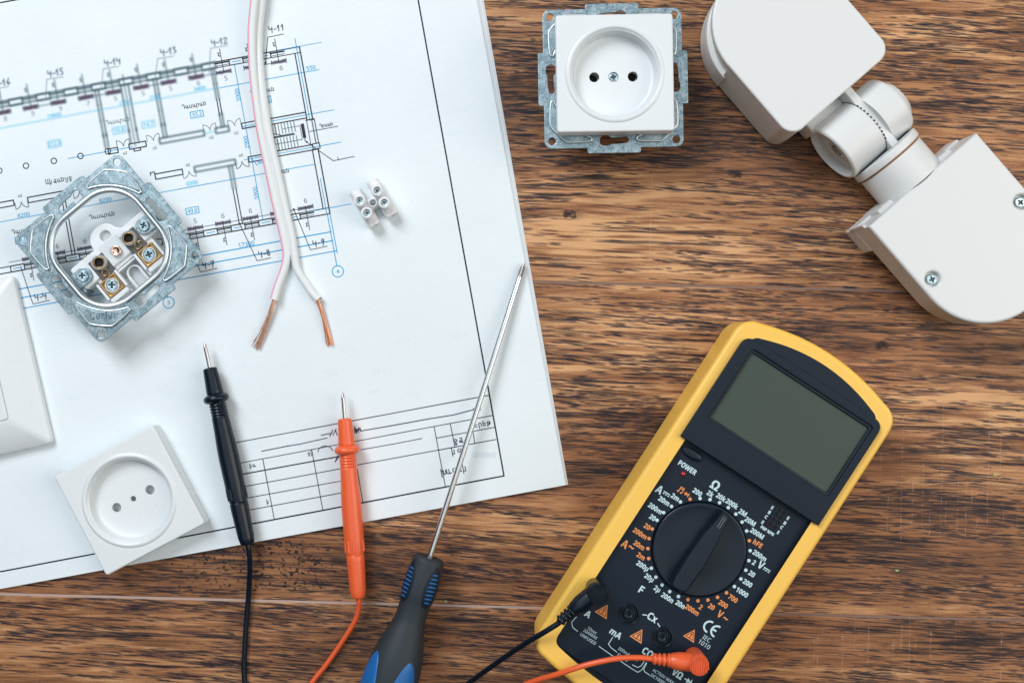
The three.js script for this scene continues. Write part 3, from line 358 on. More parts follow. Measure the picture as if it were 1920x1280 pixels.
  const uvm = (x, y) => [((x - O[0]) * Math.cos(turn * D2R) + (y - O[1]) * Math.sin(turn * D2R)) * k, ((x - O[0]) * Math.sin(turn * D2R) - (y - O[1]) * Math.cos(turn * D2R)) * k];
  part('front_panel', planUV(ex(panel, 28, FACE, 0.25, 2, 40), x0, z0, w, d), pmat, t, true);
  // head with the display
  const head = new THREE.Shape(); head.moveTo(cx - 41.3, 42.6); head.lineTo(cx - 41.3, 97.5); head.quadraticCurveTo(cx - 41, 102.5, cx - 37, 103.2); head.quadraticCurveTo(cx, 104.6, cx + 37, 103.2); head.quadraticCurveTo(cx + 41, 102.5, cx + 41.3, 97.5); head.lineTo(cx + 41.3, 42.6); head.lineTo(cx - 41.3, 42.6);
  head.holes.push(rpath(-33.6, 57.5, 38.6, 98.9, 1.4));
  part('display_bezel', creased(ex(head, 33.15, 35.6, 0.7, 4, 30), 0.8), M.black, t);
  const br = rrect(-34.2, 57, 39.2, 99.4, 1.6); br.holes.push(rpath(-32.4, 58.9, 37.3, 97.5, 1)); part('display_rim', ex(br, 28.2, 34.5, 0.5, 3), M.blackGloss, t);
  const lip = new THREE.Shape(); lip.moveTo(cx - 39.2, 100.5); lip.quadraticCurveTo(cx - 38, 105.8, cx - 33.5, 106.8); lip.quadraticCurveTo(cx, 119.2, cx + 33.5, 106.8); lip.quadraticCurveTo(cx + 38, 105.8, cx + 39.2, 100.5); lip.lineTo(cx - 39.2, 100.5);
  part('top_lip', creased(ex(lip, 27.5, 33.1, 1.4, 5, 30), 0.8), M.black, t);
  part('display', ex(rrect(-32.8, 58.6, 37.7, 97.9, 0.8), 28.2, 33.2, 0.1, 1), M.lcd, t);
  // dial
  const dial = part('dial', lathe([[0, 1.0], [5, 0.95], [12, 0.45], [17, 0.35], [21.5, 0.9], [23, 1.15], [23.7, 0.95], [23.9, 0.4], [23.9, -1.8]].reverse(), 72).translate(-0.1, FACE, 0.2), M.blackGloss, t);
  const pt = poly([[-4.3, -21.2], [-4.8, -17], [-5, -6], [-4.4, 8], [-3.2, 14.5], [-2.1, 22.6], [2.1, 22.6], [3.2, 14.5], [4.4, 8], [5, -6], [4.8, -17], [4.3, -21.2], [2.6, -22.8], [-2.6, -22.8]]);
  part('pointer', creased(ex(pt, FACE + 0.5, FACE + 8, 1.1, 3), 0.35).translate(-0.1, 0, 0), M.blackGloss, dial);
  part('pointer_line', [new THREE.BoxGeometry(0.4, 0.12, 6.5).translate(-0.7, FACE + 8.05, -17.6), new THREE.BoxGeometry(0.4, 0.12, 6.5).translate(0.5, FACE + 8.05, -17.6)], std({ color: rgb(0.12, 0.15, 0.17), roughness: 0.6 }), dial);
  // power button, lamp, transistor socket, jacks
  { const [u, v] = uvm(1298, 851), e = new THREE.SphereGeometry(1, 32, 14, 0, 6.3, 0, 1.5708); e.scale(5.6, 0.9, 2.7); e.translate(u, FACE, -v); part('power_button', e, M.blackGloss, t); const ring = new THREE.TorusGeometry(1, 0.045, 8, 48).rotateX(Math.PI / 2).scale(6.1, 6, 3.1).translate(u, FACE, -v); part('button_rim', ring, M.black, t); }
  { const [u, v] = uvm(1281, 888); part('indicator_lamp', new THREE.SphereGeometry(1.35, 24, 12, 0, 6.3, 0, 1.57).translate(u, FACE, -v), M.led, t); }
  { const [u, v] = uvm(1456, 972), s = rrect(-3.2, -6, 3.2, 6, 0.7); for (const i of [-1, 1]) for (let j = 0; j < 4; j++) s.holes.push(cpath(i * 1.42, -4.2 + j * 2.8, 1.02)); part('transistor_socket', ex(s, FACE - 0.4, FACE + 0.7, 0.15, 1, 14).translate(u, 0, -v), M.blackGloss, t); part('socket_floor', new THREE.BoxGeometry(5.8, 0.1, 11.4).translate(u, FACE + 0.1, -v), M.hole, t); }
  for (const [x, y] of [[1121, 1112], [1180, 1151], [1242.5, 1194.5], [1310, 1244]]) { const [u, v] = uvm(x, y); const j = part('jack', lathe([[2.1, -1.8], [2.1, 0.1], [2.5, 0.35], [3.1, 0.1], [3.1, -1.2], [4.4, -1.2], [4.5, 0.1], [5.0, 0.55], [5.5, 0.15], [5.5, -1.8]].reverse(), 40).translate(u, FACE, -v), M.blackGloss, t); part('contact', lathe([[1.3, -1.9], [1.3, -0.5], [2.1, -0.5], [2.1, -1.9]].reverse(), 24).translate(u, FACE, -v), M.darkMetal, j); }
}

// ---------------------------------------------------------------- test leads: probe, cable and plug in one
function testLead(name, label, mat, o) {
  const nose = spot(...o.nose, o.h), end = spot(...o.end, o.h), t = thing(name, label, 'test lead', [nose[0], 0, nose[2]]);
  const rel = (p) => [p[0] - nose[0], p[1], p[2] - nose[2]], A = rel(nose), E = rel(end), dir = V(E).sub(V(A)), len = dir.length(); dir.normalize();
  const q = (s) => V(A).addScaledVector(dir, s).toArray();
  const prof = (a) => a.map(([r, s]) => [r, s]);
  part('probe_tip', along(lathe([[0, -15.2], [0.45, -13.4], [0.95, -11.8], [1.0, -11.5], [1.02, 0.5]], 20), A, E), M.tip, t);
  part('probe_nose', along(lathe(prof([[0, -0.6], [1.6, -0.6], [3.3, -0.2], [3.6, 0.3], [4.35, 12.2], [4.45, 13.2], [4.1, 13.6], [3.9, 14.2]]), 40), A, E), mat, t);
  part('finger_guard', along(lathe(prof([[3.8, 13.6], [5.4, 14.1], [6.4, 15.1], [6.65, 16.2], [6.3, 17.3], [5.2, 18.1], [4.2, 18.5]]), 44), A, E), mat, t);
  const gr = [[4.2, 18.4]]; for (let i = 0; i < 4; i++) gr.push([4.0, 19 + i * 1.6], [4.45, 19.5 + i * 1.6], [4.45, 20.0 + i * 1.6], [4.0, 20.4 + i * 1.6]); gr.push([4.1, 25.4]);
  part('grip_ring', along(lathe(gr, 40), A, E), mat, t);
  const hl = len * o.split;
  const body = part('handle', creased(along(lathe(prof([[4.0, 25.2], [4.4, 25.8], [4.45, 28], [4.7, 34], [5.15, 41], [5.35, 48], [5.2, hl - 8], [4.75, hl], [4.3, hl + 0.6]]), 48), A, E), 0.9), mat, t);
  for (let i = 0; i < 10; i++) { const a = (i + 0.5) / 10 * Math.PI * 2, b = new RoundedBoxGeometry(1.1, 6.5, 1.1, 2, 0.35).translate(Math.cos(a) * 4.86, hl - 4.4, Math.sin(a) * 4.86); part('grip_slot', along(b, A, E), mat, body); }
  part('strain_relief', along(lathe(prof([[4.2, hl + 0.3], [4.75, hl + 0.8], [4.8, hl + 3], [4.3, len - 4], [3.6, len - 0.6], [3.1, len], [1.2, len]]), 40), A, E), mat, t);
  const pts = [q(len - 4), q(len + 2), ...o.path.map(([x, y, h]) => rel(spot(x, y, h)))];
  part('cable', tube(pts, 1.4, 420, 14), mat, t);
  // right-angled plug in the meter
  const P = rel(spot(...o.plug, 44)), F = rel(spot(...o.boot, 42)), yaw = Math.atan2(F[0] - P[0], F[2] - P[2]);
  const pl = part('plug', [lathe([[0, 16.6], [3, 16.4], [4.3, 15.8], [5.1, 14.4], [5.25, 12], [4.9, 4], [4.6, 0.1], [4.3, -1]].reverse(), 40).translate(P[0], 30, P[2])], mat, t);
  const pad = []; for (let i = -5; i <= 5; i++) { const hw = 4.7 * Math.sqrt(1 - (i / 5.6) ** 2); pad.push(new RoundedBoxGeometry(hw * 2, 0.9, 0.62, 2, 0.25).translate(0, 46.5, i * 0.86)); }
  part('ribbed_pad', pad.map((b) => b.rotateY(yaw + (o.padTurn || 0)).translate(P[0], 0, P[2])), mat, pl);
  const L0 = [P[0], 41, P[2]], B = [F[0], 40.5, F[2]], bl = V(B).sub(V(L0)).length();
  part('plug_neck', along(lathe([[4.6, 2], [4.5, bl * 0.45], [3.7, bl * 0.62], [3.3, bl * 0.66]], 32), L0, B), mat, pl);
  const boot = [[1.3, bl * 0.6]]; for (let i = 0; i < 4; i++) { const s = bl * 0.66 + i * 2.3; boot.push([2.2, s], [3.4 - i * 0.18, s + 0.1], [3.3 - i * 0.18, s + 1.3], [2.2, s + 1.4]); } boot.push([1.3, bl * 0.66 + 9.4]);
  part('cable_boot', along(lathe(boot, 28), L0, B), mat, pl);
  return t;
}
testLead('test_lead', 'black test lead with a needle probe on the paper and its plug in the meter', M.blackGloss, { nose: [393, 691], end: [464, 1020], h: 8.4, split: 0.755, plug: [1119, 1111], boot: [1052, 1164], padTurn: 0.6, path: [[468, 1060, 6.5], [466, 1110, 3], [460, 1190, 1.6], [460, 1290, 1.6], [500, 1400, 1.6], [640, 1450, 1.6], [790, 1360, 2], [872, 1286, 8], [935, 1240, 20], [990, 1203, 33.5], [1022, 1184, 38.5], [1050, 1166, 40.3], [1064, 1154, 40.6]] });
testLead('test_lead_001', 'orange red test lead with a needle probe and its plug in the meter', M.orange, { nose: [646, 786], end: [672, 1120], h: 8.4, split: 0.755, plug: [1310, 1246], boot: [1231, 1237], padTurn: 0.15, path: [[673, 1134, 7.6], [667, 1160, 5], [640, 1205, 2.2], [612, 1245, 1.6], [580, 1288, 1.6], [560, 1360, 1.6], [620, 1520, 1.6], [760, 1480, 5], [880, 1340, 14], [985, 1283, 26], [1050, 1262, 36], [1100, 1246, 40], [1160, 1234, 41.5], [1205, 1233, 41.3], [1228, 1236, 40.6], [1246, 1239, 40.5]] });

// ---------------------------------------------------------------- screwdriver
{
  const tip = spot(983, 491, 3.6), top = spot(806, 1044, 14.5), t = thing('screwdriver', 'cross-tip screwdriver with a black and blue rubber handle', 'screwdriver', [top[0], 0, top[2]]);
  const A = [0, 14.5, 0], T = [tip[0] - top[0], 3.6, tip[2] - top[2]], back = V(A).sub(V(T)).normalize(), Ebk = V(A).add(back).toArray(), len = V(T).sub(V(A)).length();
  part('shaft', along(lathe([[0, -1], [1.5, -1], [1.5, len - 8.5], [1.36, len - 8.2], [1.3, len - 8]].map((p) => p), 28), A, T), M.steel, t);
  const cr = [[0.42, 1.4], [0.42, 0.42], [1.4, 0.42], [1.4, -0.42], [0.42, -0.42], [0.42, -1.4], [-0.42, -1.4], [-0.42, -0.42], [-1.4, -0.42], [-1.4, 0.42], [-0.42, 0.42], [-0.42, 1.4]];
  const tg = new THREE.ExtrudeGeometry(poly(cr), { depth: 8.4, bevelEnabled: false, steps: 8 }); { const p = tg.attributes.position; for (let i = 0; i < p.count; i++) { const s = p.getZ(i), f = s < 5 ? 1 : 1 - 0.24 * (s - 5); p.setX(i, p.getX(i) * f); p.setY(i, p.getY(i) * f); } }
  tg.rotateX(-Math.PI / 2).rotateY(0.5).translate(0, len - 8.6, 0); tg.computeVertexNormals();
  part('cross_tip', [along(tg, A, T), along(lathe([[0.9, len - 8.6], [0.85, len - 4], [0.3, len - 0.3], [0, len]], 16), A, T)], M.tip, t);
  const R = [[0, 6.6], [0.5, 7.5], [1.8, 8.2], [5, 8.55], [10, 8.95], [15, 9.15], [20, 8.95], [25, 8.2], [30, 8.05], [35, 8.5], [42, 10.4], [49, 12.3], [56, 13.6], [64, 14.3], [75, 14.4], [88, 13.9], [97, 12.6], [102, 10.4], [104.5, 6], [105, 0.01]];
  const curve = new THREE.SplineCurve(R.map(([s, r]) => new THREE.Vector2(s, r))), rad = (s) => { for (let i = 1; i < R.length; i++) if (s <= R[i][0]) { const f = (s - R[i - 1][0]) / (R[i][0] - R[i - 1][0]); const sm = f; return R[i - 1][1] + (R[i][1] - R[i - 1][1]) * sm; } return 0; };
  const pr = curve.getPoints(120).map((p) => [Math.max(0, p.y), Math.max(0, p.x)]);
  part('handle', along(lathe([[0.9, 0.6], [5.6, 0.15], ...pr], 64), A, Ebk), M.rubber, t);
  // frame on the handle: angle 0 faces straight up
  const q = new THREE.Quaternion().setFromUnitVectors(new THREE.Vector3(0, 1, 0), back), ax = new THREE.Vector3(1, 0, 0).applyQuaternion(q), az = new THREE.Vector3(0, 0, 1).applyQuaternion(q), upA = Math.atan2(az.y, ax.y);
  const onHandle = (s, deg, lift) => { const a = upA + deg * D2R, r = rad(s) + lift; return V(A).addScaledVector(back, s).addScaledVector(ax, Math.cos(a) * r).addScaledVector(az, Math.sin(a) * r); };
  const patch = (s0, sr, a0, ar, lift, n = 16, pow = 1) => {   // an oval inlay lying on the handle
    const P = [], idx = []; for (let i = 0; i <= n; i++) for (let j = 0; j <= 40; j++) { const rr0 = i / n, th = j / 40 * Math.PI * 2; const l = lift * Math.sqrt(Math.max(0, 1 - rr0 ** 6)) - 0.25 * (rr0 > 0.99 ? 1 : 0); const cs = Math.cos(th), sn = Math.sin(th); P.push(...onHandle(s0 + sr * rr0 * cs, a0 + ar * rr0 * sn * (1 + 0.18 * cs), l).toArray()); }
    for (let i = 0; i < n; i++) for (let j = 0; j < 40; j++) { const a = i * 41 + j, b = a + 1, c = a + 41, d = c + 1; idx.push(a, c, b, b, c, d); }
    const g = new THREE.BufferGeometry(); g.setAttribute('position', new THREE.Float32BufferAttribute(P, 3)); g.setIndex(idx); g.computeVertexNormals(); return g;
  };
  for (const [a, a2] of [[34, 42], [-56, -54], [170, 175]]) { part('grip_inlay', patch(76, 25, a, 34, 0.45), M.blue, t); part('thumb_recess', patch(14, 11.5, a2, 30, 0.2), M.black, t); for (let i = 0; i < 8; i++) { const u = (i - 3.5) / 4.2, aw = 22 * Math.sqrt(1 - u * u * 0.82); part('grip_rib', patch(14.5 + (i - 3.5) * 2.1, 0.6, a2, aw, 0.5, 4), M.blue, t); } }
}

// ---------------------------------------------------------------- metal mounting frame shared by the two socket inserts
function mountingFrame(parent, y, withText) {
  const h = 35.5, s = new THREE.Shape(), tb = 13.6, tp = 2.7, r = 4, pts = [];
  for (let i = 0; i < 4; i++) { const c = [1, 0, -1, 0][i], sn = [0, 1, 0, -1][i], R = ([x, yy]) => [x * c - yy * sn, x * sn + yy * c]; for (const p of [[-tb, -h], [-tb, -h - tp + 0.8], [-tb + 0.8, -h - tp], [tb - 0.8, -h - tp], [tb, -h - tp + 0.8], [tb, -h]]) pts.push(R(p)); for (let j = 0; j <= 8; j++) { const a = -Math.PI / 2 + j / 8 * Math.PI / 2; pts.push(R([h - r + r * Math.cos(a), -h + r + r * Math.sin(a)])); } }
  pts.forEach((p, i) => (i ? s.lineTo(...p) : s.moveTo(...p)));
  s.holes.push(new THREE.Path(rrect(-26.8, -26.8, 26.8, 26.8, 19).getPoints(16)));
  for (const a of [-1, 1]) for (const b of [-1, 1]) s.holes.push(cpath(a * 31.7, b * 31.7, 1.95));
  for (let i = 0; i < 4; i++) {                              // curved keyhole slots
    const q = i * Math.PI / 2, up = [], dn = []; for (let j = 0; j <= 30; j++) { const u = j / 30, a = (-13.5 + 27 * u) * D2R, e = Math.min(u, 1 - u), cap = Math.sqrt(clamp(1 - (1 - clamp(e / 0.09)) ** 2)); const w = (1.55 + 1.15 * Math.sqrt(clamp(1 - ((u - 0.2) / 0.17) ** 2))) * cap + 0.02; for (const [l, sg] of [[up, 1], [dn, -1]]) { const R = 31.9 + sg * w; l.push([R * Math.cos(a + q), R * Math.sin(a + q)]); } }
    const p = new THREE.Path(); [...up, ...dn.reverse()].forEach((v, j) => (j ? p.lineTo(...v) : p.moveTo(...v))); p.closePath(); s.holes.push(p);
  }
  const pads = [], f = part('mounting_frame', ex(s, y, y + 1.2, 0.22, 2, 12), M.zinc, parent);
  for (let i = 0; i < 4; i++) {
    const a = Math.PI / 4 + i * Math.PI / 2 - Math.PI / 2, R = ([x, v]) => [x * Math.cos(a) - v * Math.sin(a), x * Math.sin(a) + v * Math.cos(a)], P = [[-14.2, 31.6], [-6.6, 40], [-5.6, 40.6], [5.6, 40.6], [6.6, 40], [14.2, 31.6], [14.2, 30.7], [13.2, 30.2], [12.4, 30.6]]; for (let j = 1; j < 12; j++) { const th = (21 - 42 * j / 12) * D2R; P.push([33.0 * Math.sin(th), 33.0 * Math.cos(th)]); } P.push([-12.4, 30.6], [-13.2, 30.2], [-14.2, 30.7]);
    pads.push(P.map(R).map((q) => new THREE.Vector3(q[0] * 0.985, y + 1.85, -q[1] * 0.985)));
    part('pressed_pad', creased(ex(poly(P.map(R).reverse()), y + 0.2, y + 2.1, 0.5, 3), 0.9), M.zinc, f);
  }
  const ridgeOf = (P) => part('pad_ridge', new THREE.TubeGeometry(new THREE.CatmullRomCurve3(P, true, 'centripetal'), 110, 0.55, 8, true), M.zincEdge, f);
  const rim = rrect(-26.9, -26.9, 26.9, 26.9, 19).getPoints(16).map((p) => new THREE.Vector3(p.x, y + 0.75, -p.y));
  part('rolled_rim', new THREE.TubeGeometry(new THREE.CatmullRomCurve3(rim, true), 160, 1.6, 12, true), M.zincEdge, f); pads.forEach(ridgeOf);
  if (withText) { const g = new TextGeometry('Cariva', { font, size: 3.6, depth: 0.7, curveSegments: 3 }); g.computeBoundingBox(); g.translate(-g.boundingBox.max.x / 2, 0, 0).rotateX(-Math.PI / 2).rotateY(withText * D2R).translate(-25.2, y + 2.0, 26.2); part('embossed_name', g, M.zinc, f); }
  return f;
}
// a white socket cover with a round well; y0 its underside, y1 its top, yf the well's floor
function coverPlate(parent, y0, y1, yf, name, holes, half = 29.4) {
  const s = rrect(-half, -half, half, half, 1.6); s.holes.push(new THREE.Path(circ(0, 0, 22.2).getPoints(48)));
  const o = part(name, [creased(ex(s, y0, y1, 0.9, 4, 48), 0.5), lathe([[22.1, y1 - 1.2], [22.2, y1 - 0.05], [22.7, y1 + 0.5], [23.4, y1 + 0.75], [24.2, y1 + 0.6], [24.9, y1 + 0.1], [25.1, y1 - 0.1]].reverse(), 80)], M.white, parent);
  const well = circ(0, 0, 20.4); for (const [x, r] of holes) well.holes.push(cpath(x, 0, r));
  part('socket_well', [ex(well, yf - 1.6, yf, 0.05, 1, 48), creased(lathe([[22.25, y1], [21.4, y1 - 0.7], [20.9, yf + 1.5], [20.2, yf + 0.3], [19.2, yf + 0.01]], 80), 0.5), ...holes.map(([x, r]) => lathe([[r, yf + 0.01], [r, yf - 1.7]].reverse(), 24).translate(x, 0, 0))], M.white, o);
  return o;
}

// ---------------------------------------------------------------- complete socket beside the sensor
{
  const FR = 25, [x, , z] = spot(1149.5, 146.5, FR + 1), t = thing('wall_socket', 'white two-pin wall socket on a metal mounting frame, lying on bare wood', 'socket', [x, 0, z], -1);
  mountingFrame(t, FR, 0);
  part('socket_base', [ex(rrect(-20, -17, 20, 17, 4), 0, FR - 2, 0.8), ex(rrect(-25.5, -12, 25.5, 12, 3), 8, FR - 1.6, 0.6)], M.greyPlastic, t);
  coverPlate(t, FR + 2.2, FR + 11.6, FR + 3.6, 'cover', [[-9.8, 2.55], [9.8, 2.55], [0, 2.5]]);
  for (const e of [-1, 1]) { part('contact_hole', cyl(2.8, 2.8, 0.2, e * 9.8, FR - 1.4, 0, 24), M.hole, t); part('contact', [new THREE.TorusGeometry(2.1, 0.28, 8, 20, 2.2).rotateX(Math.PI / 2).rotateY(e > 0 ? 0.2 : 1.6).translate(e * 9.8, FR - 0.6, 0)], M.brass, t); }
  crossScrew(t, 0, FR + 3.3, 0, 2.35, M.screw, 0.2);
}
// ---------------------------------------------------------------- loose cover at the lower left
{
  const [x, , z] = spot(242.5, 937.5, 11), t = thing('socket_cover', 'loose white socket cover overhanging the bottom edge of the paper', 'socket cover', [x, 0, z], -28);
  coverPlate(t, SHEET + 0.25, SHEET + 9.8, SHEET + 4.2, 'cover', [[-10, 2.45], [10, 2.45], [0, 1.5]]);
}
// ---------------------------------------------------------------- framed socket at the left edge
{
  const [x, , z] = spot(-90, 709, 2), t = thing('framed_socket', 'white socket with a wide sloping frame, cut off by the left edge', 'socket', [x, SHEET + 0.2, z], -13);
  const H0 = 45.6, H1 = 28.6, outer = [], loop = (h, y, r) => rrect(-h, -h, h, h, r).getPoints(10).map((p) => [p.x, y, -p.y]);
  const rings = [loop(H0 - 0.5, 0, 2), loop(H0, 0.6, 2.4), loop(H0, 2.6, 2.4), loop(H0 - 0.5, 3.5, 2.4), loop(H0 - 4, 5.6, 2.6), loop(H0 - 9, 7.6, 2.6), loop(H0 - 14.2, 8.9, 2.4), loop(H1 + 0.6, 9.2, 2), loop(H1, 8.7, 1.6), loop(H1, 1, 1.6)];
  const P = [], idx = [], n = rings[0].length; rings.forEach((rg) => rg.forEach((p) => P.push(...p))); for (let i = 0; i < rings.length - 1; i++) for (let j = 0; j < n; j++) { const a = i * n + j, b = i * n + (j + 1) % n, c = a + n, d = b + n; idx.push(a, b, c, b, d, c); }
  const g = new THREE.BufferGeometry(); g.setAttribute('position', new THREE.Float32BufferAttribute(P, 3)); g.setIndex(idx); part('frame', creased(g.toNonIndexed(), 0.5), M.white, t);
  coverPlate(t, 2, 9.0, 2.6, 'cover', [[-9.8, 2.5], [9.8, 2.5], [0, 1.6]], 28.4);
}

// ---------------------------------------------------------------- open socket insert on the drawing
{
  const FR = 16.5, [x, , z] = spot(203.5, 465, FR + 1), t = thing('socket_insert', 'open socket insert with bare screws and contacts in a metal mounting frame', 'socket insert', [x, 0, z], -39.6);
  mountingFrame(t, FR, -36);
  const Y0 = SHEET + 0.25, B = 12.2;
  const bar = rrect(-24.6, -7.5, 25, 6, 1.2), low = poly([[-17.5, -7], [-17.5, -21.5], [-15.5, -23], [-6.2, -23], [-6.2, -9.5], [5.6, -9.5], [5.6, -23], [17, -23], [19, -21], [19, -7]]);
  const base = part('socket_base', [creased(ex(bar, Y0, B, 0.7, 3), 0.6), creased(ex(low, Y0, B - 1.2, 0.6, 3), 0.6), ex(rrect(-27.5, -6, -20, 3, 1), Y0 + 3, B - 3, 0.4), ex(rrect(20, -6, 27.5, 3, 1), Y0 + 3, B - 3, 0.4)], M.white, t);
  const tab = new THREE.Shape(); tab.moveTo(-10, 3); tab.lineTo(-9, 8); tab.quadraticCurveTo(-8, 15, -1, 15.6); tab.quadraticCurveTo(6, 15.8, 7.5, 9.5); tab.quadraticCurveTo(9.5, 6.5, 13, 6); tab.lineTo(13, 3); tab.lineTo(-10, 3); tab.holes.push(cpath(0.4, 9, 3));
  part('mounting_tab', creased(ex(tab, Y0 + 3.2, 8.8, 0.5, 3), 0.6), M.white, base); part('tab_hole_floor', cyl(3.1, 3.1, 0.4, 0.4, 6.2, -9, 28), M.greyPlastic, base);
  part('earth_recess', [new THREE.BoxGeometry(11.4, 0.4, 13).translate(-0.3, 5, 16.4)], M.greyPlastic, base); part('recess_arch', [new THREE.TorusGeometry(3.6, 0.6, 10, 24, Math.PI).rotateX(-Math.PI / 2).translate(0, 8, 15.5), new THREE.BoxGeometry(11.4, 6, 1).translate(-0.3, 7.4, 10.2), new THREE.BoxGeometry(1.2, 4, 8).translate(-3.6, 6.6, 19.4), new THREE.BoxGeometry(1.2, 4, 8).translate(3.6, 6.6, 19.4)], M.white, base);
  for (const e of [-1, 1]) {
    const cxx = e * 10 + 0.4, sx = e * 12.6 + 0.4;
    part('contact_well', new THREE.BoxGeometry(9.4, 0.3, 13).translate(cxx + e * 0.6, B + 0.12, 4.2), std({ color: rgb(0.09, 0.085, 0.08), roughness: 0.6 }), base);
    const ct = part('contact', [lathe([[2.3, B - 4], [2.3, B + 2.1], [2.75, B + 2.3], [3.0, B + 2.0], [3.0, B + 0.2]].reverse(), 32).translate(cxx, 0, 1.4)], M.brass, t);
    part('contact_hole', cyl(2.2, 2.2, 0.2, cxx, B + 0.4, 1.4, 24), M.hole, ct);
    part('clear_collar', lathe([[3.2, B + 0.1], [3.2, B + 2.5], [3.5, B + 2.8], [3.95, B + 2.5], [4.1, B + 0.2]].reverse(), 36).translate(cxx, 0, 1.4), M.cloudy, ct);
    part('contact_spring', [new THREE.TorusGeometry(1.7, 0.32, 8, 20, 4).rotateX(Math.PI / 2).rotateY(e).translate(cxx + e * 1.1, B + 0.8, 7.2), new THREE.TorusGeometry(2.3, 0.28, 8, 20, 2.4).rotateX(Math.PI / 2).rotateY(2 + e).translate(cxx + e * 1.6, B + 0.9, 7.6)], M.brass, ct);
    const tm = part('terminal_clamp', [creased(ex((() => { const s = rrect(-5, -4.8, 5, 4.8, 0.5); s.holes.push(rpath(-4, -3.8, 4, 3.8, 0.6)); return s; })(), B - 1, B + 1.1, 0.25, 2), 0.5).translate(sx, 0, 14.6), new THREE.BoxGeometry(9.6, 4.5, 1).translate(sx, B - 1.6, 19.2)], M.brass, t);
    part('terminal_floor', new THREE.BoxGeometry(8.6, 0.2, 8.2).translate(sx, B - 0.5, 14.6), M.brass, tm); part('screw_cup', lathe([[3.2, B - 0.4], [3.2, B + 0.9], [3.5, B + 1.2], [3.8, B + 0.9], [3.8, B - 0.4]].reverse(), 32).translate(sx, 0, 14.6), M.white, tm); crossScrew(tm, sx, B + 1.3, 14.6, 3.05, M.screw, 0.3 + e);
    const ear = part('claw_clamp', [creased(ex((() => { const s = new THREE.Shape(); s.moveTo(e * 29, -4.4); s.lineTo(e * 20.4, -4.4); s.absarc(e * 20.4, 0, 4.4, -Math.PI / 2, Math.PI / 2, e > 0); s.lineTo(e * 29, 4.4); return s; })(), B + 0.2, B + 1.5, 0.3, 2), 0.5).translate(0, 0, 1.4), new THREE.BoxGeometry(1.4, FR - B, 8.8).translate(e * 27.6, (FR + B) / 2 + 0.5, 1.4), new THREE.BoxGeometry(5, 9, 5).translate(e * 27, 8, 6)], M.zinc, t);
    crossScrew(ear, e * 20.7, B + 2.6, 1.4, 2.9, M.screw, 0.6 * e);
    part('side_block', [creased(ex(rrect(sx - 5.6, -22.5, sx + 5.6, -19.9, 0.8), B - 1.4, B + 1.2, 0.4, 2), 0.6), new THREE.BoxGeometry(1.3, 2.2, 10).translate(sx - 6, B - 0.2, 14.4), new THREE.BoxGeometry(1.3, 2.2, 10).translate(sx + 6, B - 0.2, 14.4)], M.white, base);
  }
  part('clear_cover', creased(ex(rrect(-5.6, -7, 6.4, 5, 0.8), B + 0.1, B + 1.3, 0.3, 2), 0.5), M.clear, t);
  part('centre_rivet', [lathe([[0, B + 1.4], [1.1, B + 1.3], [1.6, B + 1.8], [2.4, B + 2.1], [2.8, B + 1.7], [2.8, B + 1.2]].reverse(), 28).translate(0.9, 0, 2.2)], M.copper, t);
}

// ---------------------------------------------------------------- terminal block
{
  const [x, , z] = spot(699, 380, 9), t = thing('terminal_block', 'small white two-way screw terminal block lying on the paper', 'terminal block', [x, SHEET + 0.15, z], -30);
  const geo = []; for (const e of [-1, 1]) { const s = rrect(-3.3, 0, 3.3, 7.6, 2.4); s.holes.push(cpath(0, 3.9, 1.9)); const gq = new THREE.ExtrudeGeometry(s, { depth: 20.6, bevelEnabled: true, bevelSize: 0.25, bevelThickness: 0.25, bevelOffset: -0.25, bevelSegments: 2, curveSegments: 12 }).translate(e * 5.3, 0, -10.3); geo.push(creased(gq, 0.5)); for (const zz of [-3.7, 3.7]) geo.push(lathe([[3.3, 5], [3.15, 11.2], [2.8, 11.9], [2.2, 12], [1.8, 11.7], [1.75, 8.6], [0, 8.6]].reverse(), 32).translate(e * 5.3, 0, zz)); }
  const web = rrect(-2.6, -2.8, 2.6, 2.8, 0.5); web.holes.push(cpath(0, 0, 1.6)); geo.push(ex(web, 1, 6.4, 0.3)); geo.push(lathe([[1.6, 1], [1.6, 7.6], [2.2, 7.8], [2.6, 7.2], [2.6, 2]].reverse(), 28));
  part('body', geo, std({ color: rgb(0.8, 0.81, 0.81), roughness: 0.4 }), t);
  for (const e of [-1, 1]) for (const zz of [-3.7, 3.7]) crossScrew(t, e * 5.3, 10.4, zz, 1.7, M.screw, e + zz);
}

